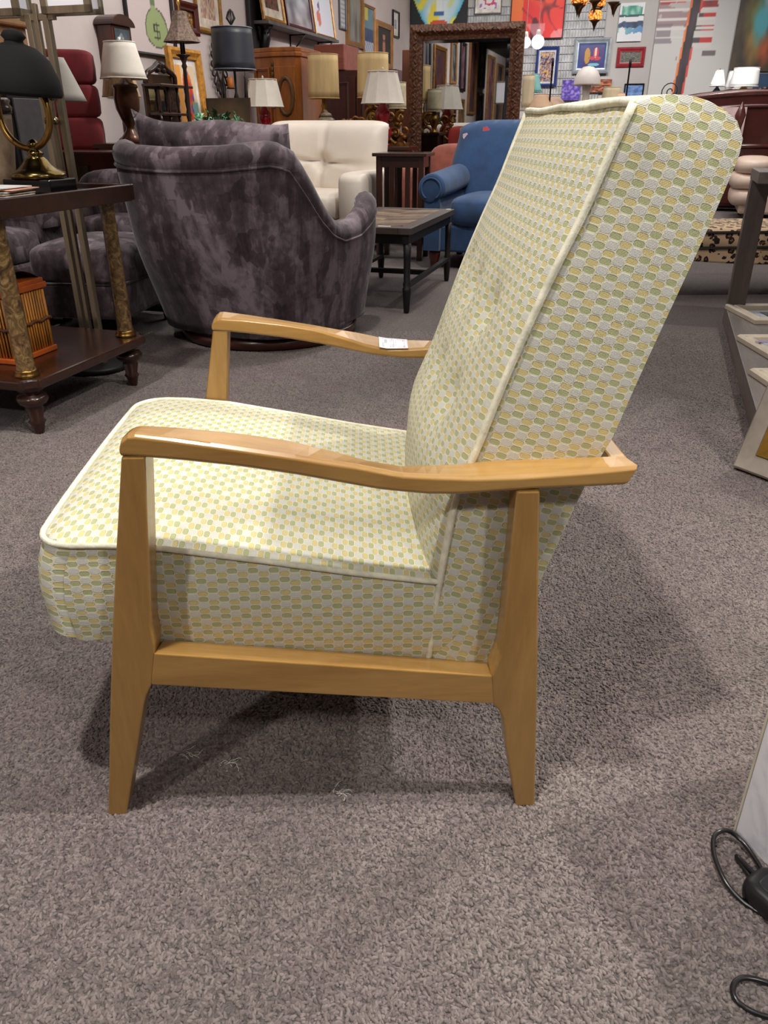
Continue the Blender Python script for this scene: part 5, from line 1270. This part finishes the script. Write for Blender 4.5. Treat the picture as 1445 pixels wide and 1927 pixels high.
table_lamp('cylinder_lamp', 'tall beige cylinder-shade lamp touching the mirror frame', on_lc(992, .02), STICK, WH, .075, .075, .36, .12, BEIGL, fin=False)
table_lamp('teal_lamp', 'pale teal cone-shade lamp behind the beige cylinder lamp', on_lc(1003, .22), STICK, WH, .10, .045, .20, .30, mat('teal_shade', (132, 190, 188), .8), fin=False)
table_lamp('cylinder_lamp', 'pale cream drum lamp right of the mushroom lamp', on_lc(1149, .10), STICK, WH, .13, .10, .24, .10, BEIGL, fin=False)
table_lamp('cone_lamp', 'beige cone-shade lamp behind the lounge chair top, right of the cream drum lamp', on_lc(1168, -.10), STICK, WH, .15, .03, .15, .12, BEIGE, fin=False)
for u, v, lab in ((1034, 110, 'thin black rod of a lamp stand in front of the blue-bordered poster'), (1177, 112, 'thin black rod of a lamp stand in front of the red-framed print')):
    p = on_lc(u, -.2); t = thing('black_rod_stand', lab, 'stand', p); zt = on_plane(u, v, p).z-p.z; MB().lathe([(.05, 0), (.05, .01), (.008, .02), (.008, .08)], 14).build('base', IRON, t); MB().lathe([(.010, .08), (.010, zt-.08), (.016, zt-.08), (.014, zt), (.001, zt+.005)], 10).build('rod', IRON, t)
tag(MB().lathe([(.05, 0), (.07, .02), (.075, .06), (.06, .11), (.04, .12)], 16).build('white_vase', WH, loc=on_lc(1082, -.1)), 'small white bowl-shaped vase at the foot of the mushroom lamp', 'vase')
# hanging lamps
GLOW, g_ = newmat('lit_mosaic_glass'); _w = g_.new('ShaderNodeTexVoronoi'); g_.put(_w.inputs['Vector'], g_.obj()); _w.inputs['Scale'].default_value = 38
_gl = g_.ramp(g_.math('MULTIPLY', _w.outputs['Distance'], 1.4), [(0.0, (255, 226, 140)), (0.6, (240, 150, 60)), (1.0, (120, 50, 20))]); g_.color(_gl); g_.put(g_.bsdf.inputs['Emission Color'], _gl); g_.bsdf.inputs['Emission Strength'].default_value = 1.1
p = on_plane(1120, 30, lc.location-WDIR*.5); cz = p.z
chd = thing('chandelier', 'mosaic glass chandelier with lit amber globes and dark brass drops', 'chandelier', (p.x, p.y, 3.6), -RA)
DBR = mat('dark_brass', (74, 50, 30), .4, .7)
zz = lambda v, u=1120: on_plane(u, v, p).z-3.6
MB().lathe([(.06, 0), (.06, -.03), (.012, -.05), (.012, zz(-60))], 12).build('rod', DBR, chd)
def glass(x, y, v, r, lit):
    z = zz(v)
    if lit: MB().soft((x, y, z), (2*r, 2*r, 1.7*r), 2.2, 16, 12).build('mosaic_globe', GLOW, chd)
    q = MB(); q.lathe([(r*.5, z+r*1.0), (r*.85, z+r*.62), (r*.4, z+r*.9)], 14, (x, y, 0)); q.lathe([(r*.80, z-r*.60), (r*.4, z-r*.95), (r*.16, z-r*1.5), (.001, z-r*2.1)], 14, (x, y, 0)); q.tube([(x, y, z+r), (x*.6, y*.6, z+r+.22), (0, 0, z+.42 if v < 10 else 0)], .008, 6) if v < 10 else q.tube([(x, y, z+r), (0, 0, zz(-60))], .008, 6)
    q.build('brass_cup', DBR, chd)
glass(0, 0, 29, .075, True)
for k in range(6):
    a = 2*PI*k/6+.5; glass(.22*math.cos(a), .22*math.sin(a), -4+2*(k % 2), .085, k in (1, 2, 3, 4))
GW, g2 = newmat('lit_white_globe'); g2.color(srgb((240, 240, 240))); g2.bsdf.inputs['Emission Color'].default_value = (1, 1, 1, 1); g2.bsdf.inputs['Emission Strength'].default_value = 1.2
for u, v, r, lab in ((1012, 79, .075, 'lit white globe pendant below the poppy painting'), (989, 80, .06, 'lit white globe pendant half hidden by the carved mirror frame')):
    p = on_plane(u, v, lc.location-WDIR*.2); t = thing('globe_pendant', lab, 'pendant', (p.x, p.y, 3.6)); z = p.z-3.6
    MB().soft((0, 0, z), (2*r, 2*r, 2*r), 2, 20, 14).build('globe', GW, t); q = MB(); q.lathe([(.05, 0), (.05, -.02), (.004, -.03)], 12); q.tube([(0, 0, -.02), (0, 0, z+r)], .003, 5); q.lathe([(.02, z+r+.05), (.024, z+r+.03), (.03, z+r-.008), (.001, z+r-.008)], 12); q.build('cord', WH, t)

# ================================================================ far right: headboard, lamps, cream sofa, leopard bench
BL = mat('brown_bed_leather', (70, 32, 28), .25, var=.12, vscale=4, coat=.3); BLT = mat('brown_bed_trim', (84, 44, 40), .2, coat=.4)
p = at(1400, 240, 10.4); p.z = 0
bd2 = thing('bed_headboard', 'arched dark brown leather headboard with carved crest at right', 'bed', p+EDIR*.15, -RA)
def arch(x): return 1.20+.085*(1-(x/1.0)**2)-.05*(abs(x) > .9)
q = MB(); top = [(-1.0+2.0*k/28, arch(-1.0+2.0*k/28)) for k in range(29)]
q.prism([(-1.0, .02)]+top+[(1.0, .02)], -.04, .05, 'y'); q.build('headboard', BL, bd2, bevel=.01)
q = MB(); q.tube([(x, -.02, z+.01) for x, z in top], .045, 10); q.tube([(x*.93, -.05, z-.13) for x, z in top], .022, 8); q.tube([(-1.0, -.03, .72), (1.0, -.03, .72)], .03, 8); q.build('rolled_trim', BLT, bd2)
q = MB()
for k in range(-4, 5): q.soft((k*.05, -.03, 1.33-abs(k)*.008), (.06, .05, .05-abs(k)*.003), 2.2, 10, 8)
q.build('carved_crest', mat('carved_oxblood', (66, 36, 36), .35, bump=.4), bd2)
MB().bx((-.98, -.36, .05), (.98, -.06, .55)).build('mattress_end', BL, bd2, bevel=.05)
p = on_plane(1371, 228, bd2.location-WDIR*.12)
tag(MB().box((0, 0, 0), (.36, .008, .30)).build('price_card', mat('pinkish_card', (206, 178, 178), .7), loc=p, rotz=-RA), 'pinkish white card on the front of the brown headboard', 'card')
tag(MB().lathe([(.03, -.42), (.035, -.1), (.05, -.02), (.06, .03), (.035, .10), (.008, .16), (.001, .17)], 16).build('bedpost', BLT, loc=on_plane(1392, 222, bd2.location-WDIR*.40)), 'dark flame-shaped bedpost finial in front of the pinkish card', 'finial')
p = at(1388, 240, 11.0); p.z = 0
dr = thing('tall_dresser', 'tall dresser behind the brown headboard with two white-shaded lamps', 'dresser', p+EDIR*.1, -RA)
MB().bx((-.75, -.22, .04), (.75, .22, 1.16)).build('body', WDARK, dr, bevel=.005); MB().bx((-.78, -.25, 1.16), (.78, .25, 1.19)).build('dresser_top', WDARK, dr, bevel=.004)
for k in range(4):
    for x in (-.37, .37): d_ = MB().bx((x-.34, -.235, .10+.265*k), (x+.34, -.22, .34+.265*k)).build('drawer', WDARKZ, dr, bevel=.003); MB().lathe([(.005, 0), (.014, .016), (.001, .024)], 10, M=Matrix.Translation((x, -.236, .22+.265*k)) @ Matrix.Rotation(PI/2, 4, 'X')).build('knob', BRASS, d_)
MB().bx((-.72, -.2, 0), (.72, .2, .05)).build('base', WDARK, dr)
def on_dr(u, dy=0):
    r = ray(u, 160); o = dr.location+WDIR*dy; t = (o-EYE).dot(WDIR)/r.dot(WDIR); p = EYE+r*t; p.z = 1.1905; return p
WSH = mat('bright_white_shade', (232, 232, 232), .8, var=.02)
table_lamp('small_lamp', 'small lamp with a white cone shade and slate blue base before the pale canvas', on_dr(1350, -.05), [(.04, 0), (.045, .01), (.06, .05), (.062, .10), (.045, .15), (.02, .18), (.012, .20)], mat('slate_blue_ceramic', (70, 84, 104), .25), .095, .045, .17, .20, WSH)
table_lamp('small_lamp', 'lamp with a wide white oval drum shade right of the slate blue lamp', on_dr(1400, -.05), BEAD, BRASS, .165, .15, .20, .19, WSH, fin=False)
table_lamp('small_lamp', 'white-shaded lamp partly behind the wide white drum shade', on_dr(1383, .19), BEAD, BRASS, .12, .095, .20, .17, WSH, fin=False)
# cream puffy sofa
cs = thing('cream_sofa', 'cream leather sofa with puffy stacked arms at the right edge', 'sofa', (4.55, 9.25, 0), math.radians(-20))
CRL = mat('cream_pink_leather', (212, 188, 172), .4, var=.05, vscale=4)
MB().bx((-.55, -.42, .07), (1.25, .46, .26)).build('base', CRL, cs, bevel=.03)
for z, w_, h_ in ((.24, .42, .22), (.40, .46, .20), (.55, .40, .19)): MB().soft((-.45, .0, z), (w_, 1.0, h_), 3.2, 22, 12).build('arm_cushion', CRL, cs)
for k in range(2): MB().soft((.10+.70*k, -.05, .40), (.68, .80, .22), 4, 22, 12).build('seat_cushion', CRL, cs); MB().soft((.10+.70*k, .34, .62), (.68, .26, .46), 3.5, 22, 12).build('back_cushion', CRL, cs)
legs4(cs, 1.0, .8, .08, .06, IRON)
# leopard bench
LP, ln = newmat('leopard_print_velvet'); _v = ln.obj()
_n = ln.new('ShaderNodeTexNoise'); ln.put(_n.inputs['Vector'], _v); _n.inputs['Scale'].default_value = 30
_a = ln.new('ShaderNodeVectorMath', operation='MULTIPLY_ADD'); ln.put(_a.inputs[0], _n.outputs['Color']); _a.inputs[1].default_value = (.03, .03, .03); ln.put(_a.inputs[2], _v)
_w = ln.new('ShaderNodeTexVoronoi'); ln.put(_w.inputs['Vector'], _a.outputs[0]); _w.inputs['Scale'].default_value = 25
d_ = _w.outputs['Distance']; _br = ln.noise(_v, 60, 2.0)
_rim = ln.math('MULTIPLY', ln.math('GREATER_THAN', d_, .20), ln.math('LESS_THAN', d_, .46)); _rim = ln.math('MULTIPLY', _rim, ln.math('GREATER_THAN', _br, .38))
c = ln.mix(ln.math('LESS_THAN', d_, .20), srgb((206, 174, 140)), srgb((140, 92, 58))); ln.color(ln.mix(_rim, c, srgb((34, 20, 16)))); ln.rough(.8)
lb = thing('leopard_bench', 'leopard print upholstered bench on black cabriole legs at right', 'bench', tuple(on_floor(1262, 564)), math.radians(4))
def apron(x): return .30+.05*math.sin(PI*min(1, max(0, (x-.05)/1.3)))*0-.03*math.cos((x-.65)*PI/.65)*0
BW, BD = 1.30, .52
q = MB(); q.loft([[(x, y, z) for x, z in ((-.02, .0+z0) for z0 in (0,))] for y in (0,)]) if False else None
q.prism([(-.03, .30), (-.03, .235)]+[(-.03+BW*k/20+.03*k/20, .235-.035*math.sin(PI*k/20)) for k in range(1, 20)]+[(BW, .235), (BW, .30)], -.03, BD, 'y'); q.build('apron', LP, lb, bevel=.01)
q = MB(); q.soft((BW/2-.015, BD/2-.015, .345), (BW+.04, BD+.04, .13), 7, 40, 12); q.build('seat_cushion', LP, lb)
q = MB()
for z in (.30, .385): q.tube([(-.035, -.035, z), (BW+.005, -.035, z), (BW+.005, BD+.005, z), (-.035, BD+.005, z)], .008, 6, closed=True)
q.build('black_welt', IRON, lb)
for sx, x in ((-1, 0.02), (1, BW-.05)):
    for sy, y in ((-1, 0.02), (1, BD-.05)):
        P_ = lerp_path([(x+sx*.0, y, .27), (x+sx*.03, y+sy*.02, .21), (x+sx*.012, y+sy*.008, .13), (x-sx*.008, y-sy*.006, .06), (x+sx*.022, y+sy*.015, .02)], 16)
        MB().tube(P_, [.040, .040, .038, .035, .031, .028, .025, .022, .020, .019, .018, .017, .018, .020, .023, .026, .020], 10).build('leg', mat('black_lacquer_leg', (18, 16, 17), .2, coat=.4), lb)
# grey display table with its low shelf, cream frames, gilt-lined silver frame
pA, pB = on_floor(1360.6, 612), on_floor(1409, 803); dv = (pB-pA); dl = dv.length; dv.normalize(); nv_ = Vector((-dv.y, dv.x, 0))        # nv_: towards +x side
gt = thing('display_table', 'grey-brown wooden display table with a thick low shelf at the right edge', 'table', pA, math.atan2(dv.y, dv.x))
GWD = wood('grey_brown_laminate', (92, 82, 78), (128, 116, 110), .5, 'x', .1)
MB().bx((-.10, 0, 0), (1.75, 1.1, .085)).build('lower_shelf', GWD, gt, bevel=.003)
for x in (0.02, 1.62): 
    if x < 1: MB().bx((x-.10, .0, .085), (x-.01, .085, .70)).build('leg', wood('grey_brown_post', (78, 68, 64), (110, 98, 92), .5, 'z', .1), gt, bevel=.003)
    MB().bx((x-.10, .94, .085), (x-.01, 1.04, .70)).build('leg', wood('grey_brown_post'), gt, bevel=.003)
MB().bx((-.10, .0, .70), (.30, 1.10, .75)).build('table_top', GWD, gt, bevel=.003)
def flat_frame(name, lab, x, y, rz, w, h, z=.0855):
    L_ = gt.matrix_basis if False else Matrix.Translation(gt.location) @ Matrix.Rotation(gt.rotation_euler.z, 4, 'Z')
    loc = L_ @ Vector((x, y, z+.001)); t = thing(name, lab, 'picture frame', loc, rz, 'cream frames on the low shelf')
    t.rotation_euler = (-PI/2, 0, rz)
    IV = mat('ivory_moulding', (216, 202, 180), .45, var=.05)
    b = MB(); L = []
    for ins, yy in ((0, 0), (0, -.018), (.008, -.026), (.022, -.024), (.026, -.018), (.034, -.026), (.048, -.022), (.052, -.010), (.060, -.012), (.062, -.003)):
        a, c = w/2-ins, h/2-ins; L.append([(-a, yy, -c), (a, yy, -c), (a, yy, c), (-a, yy, c)])
    b.loft(L, caps=False, smooth=False); b.build('frame', IV, t)
    MB().box((0, -.002, 0), (w-.11, .003, h-.11)).build('mat_board', mat('grey_mat_board', (178, 180, 190), .7), t); painted('print', w-.26, h-.22, -.006, scene_art((120, 124, 130), (70, 84, 66), (48, 56, 48), 5+x), t, 16, 16, PRINT)
    return t
WORLDX = 0.0
c_ = Matrix.Rotation(gt.rotation_euler.z, 4, 'Z').inverted()
def gtl(u, v, z=.09):
    p = on_floor(u, v, z); return c_ @ (p-gt.location)
for k, (u, v, lab) in enumerate(((1370, 592, 'cream-framed print lying flat at the far end of the low shelf'), (1392, 652, 'cream-framed print with a lilac ribbon lying in the middle of the low shelf'), (1416, 718, 'cream-framed print nearest on the low shelf behind the silver frame'))):
    a = gtl(u-2, v-4); t = flat_frame('framed_print', lab, 0, 0, 0, .52, .36)
    p = on_floor(u-5, v-10, .09)
    t.location = (p.x+.26+.012, p.y-.14, .0865); t.rotation_euler = (-PI/2, 0, 0)
    if k < 2: tag(MB().box((0, 0, .002), (.15, .022, .002)).build('ribbon', mat('lilac_ribbon', (158, 144, 196), .5), loc=(t.location.x-.17+.28*(k == 0), t.location.y+.02*(k == 1)+.06*(k == 0), .1145), rotz=-.12), ('lilac ribbon across the farthest cream frame', 'lilac ribbon across the middle cream frame')[k], 'ribbon')
pS = on_floor(1388, 880)
sf = thing('leaning_mirror', 'wide silver-champagne frame with a gilt inner edge leaning at the right', 'picture frame', pS, math.radians(-8))
sf.rotation_euler = (-.34, 0, math.radians(-57))
CHM = mat('champagne_leaf', (178, 170, 158), .34, .35, var=.18, vscale=5)
b = MB(); W_, H_ = .62, .52
L = []
for ins, yy in ((0, 0), (0, -.03), (.006, -.036), (.052, -.030), (.056, -.024)):
    L.append([(ins, yy, ins), (W_-ins, yy, ins), (W_-ins, yy, H_-ins), (ins, yy, H_-ins)])
b.loft(L, caps=False, smooth=False); b.build('frame', CHM, sf)
b = MB(); L = []
for ins, yy in ((.052, -.026), (.056, -.034), (.080, -.026), (.084, -.012)): L.append([(ins, yy, ins), (W_-ins, yy, ins), (W_-ins, yy, H_-ins), (ins, yy, H_-ins)])
b.loft(L, caps=False, smooth=False); b.build('gilt_edge', mat('bright_gilt', (176, 134, 58), .3, .7), sf)
MB().bx((.07, -.012, .07), (W_-.07, -.002, H_-.07)).build('mirror_glass', mat('dark_glass', (60, 62, 60), .05, .6), sf)
# ---- white marbled pedestal, black cords and adapter at lower right
MRB, mn = newmat('white_marble'); _v = mn.obj(); mn.color(mn.ramp(mn.noise(_v, 5, 6.0, .6, 1.6), [(0.36, (196, 196, 206)), (0.52, (232, 232, 238)), (0.7, (240, 240, 244))])); mn.rough(.3)
pm0, pm1 = on_floor(1383, 1566), on_floor(1445, 1632)
ang = math.atan2((pm1-pm0).y, (pm1-pm0).x)
pdl = thing('pedestal', 'white marbled box pedestal at the lower right edge', 'pedestal', pm0, ang)
MB().bx((0, 0.0, 0), (.46, .42, .50)).build('body', MRB, pdl, bevel=.002)
MB().bx((-.0035, -.0005, 0), (0, .42, .50)).build('edge_band', mat('cream_edge_band', (206, 198, 180), .5), pdl)
CAB = mat('black_rubber_cord', (20, 20, 22), .3, var=.1, coat=.3)
def cordpts(l): return lerp_path([tuple(on_floor(u, v, z)) for u, v, z in l], 110)
q = MB()
q.tube(cordpts([(1760, 1790, .004), (1600, 1775, .004), (1470, 1740, .004), (1425, 1715, .004), (1390, 1690, .006), (1362, 1655, .012), (1344, 1610, .018), (1342, 1580, .022), (1352, 1566, .024), (1372, 1564, .02), (1398, 1585, .014), (1420, 1615, .010), (1442, 1650, .008), (1465, 1680, .006), (1560, 1755, .004), (1700, 1800, .004)]), .0034, 8)
tag(q.build('cable', CAB), 'black power cord looping over the carpet beside the white pedestal', 'cord')
q = MB(); q.tube(cordpts([(1640, 1740, .004), (1470, 1690, .012), (1440, 1665, .012), (1415, 1640, .010), (1390, 1615, .008), (1386, 1613, .006), (1400, 1635, .005), (1425, 1668, .008), (1450, 1695, .01), (1520, 1760, .004), (1660, 1770, .004)]), .0034, 8)
tag(q.build('cable', CAB), 'short doubled black cord lying between the cord loop and the adapter', 'cord')
q = MB(); q.tube(cordpts([(1720, 1830, .004), (1580, 1850, .004), (1475, 1862, .004), (1440, 1848, .006), (1405, 1840, .008), (1385, 1846, .008), (1378, 1862, .007), (1384, 1880, .006), (1400, 1895, .004), (1425, 1908, .004), (1450, 1915, .004), (1480, 1918, .004), (1600, 1900, .004), (1740, 1860, .004)]), .0034, 8)
tag(q.build('cable', CAB), 'black cord loop lowest in the bottom right corner', 'cord')
p = on_floor(1462, 1716)
ad = thing('power_adapter', 'rounded black power adapter on the carpet at the right edge', 'adapter', p, math.radians(-60))
MB().soft((0, 0, .019), (.090, .060, .036), 4, 24, 10).build('case', mat('black_plastic', (24, 24, 26), .35), ad); MB().soft((0, 0, .034), (.060, .036, .008), 5, 20, 8).build('top_label', mat('dark_grey_plastic', (38, 38, 42), .3), ad)
# ---- wire scroll ornament before the pale canvas
p = at(1262, 172, 10.9); zt = p.z; p.z = 0
ws2 = thing('scroll_ornament', 'black iron spiral scroll ornament in front of the pale abstract canvas', 'ornament', p, -RA)
MB().lathe([(.10, 0), (.10, .015), (.012, .03), (.010, zt-.10)], 14).build('post', IRON, ws2)
q = MB(); q.tube([((.012+.010*t)*math.cos(t*1.0)*1.0, 0, zt+(.012+.010*t)*math.sin(t)) for t in [k*.42 for k in range(30)]], .007, 6); q.tube([(0, 0, zt-.11), (-.06, 0, zt-.10), (-.10, 0, zt-.06)], .007, 6); q.build('spiral', IRON, ws2)
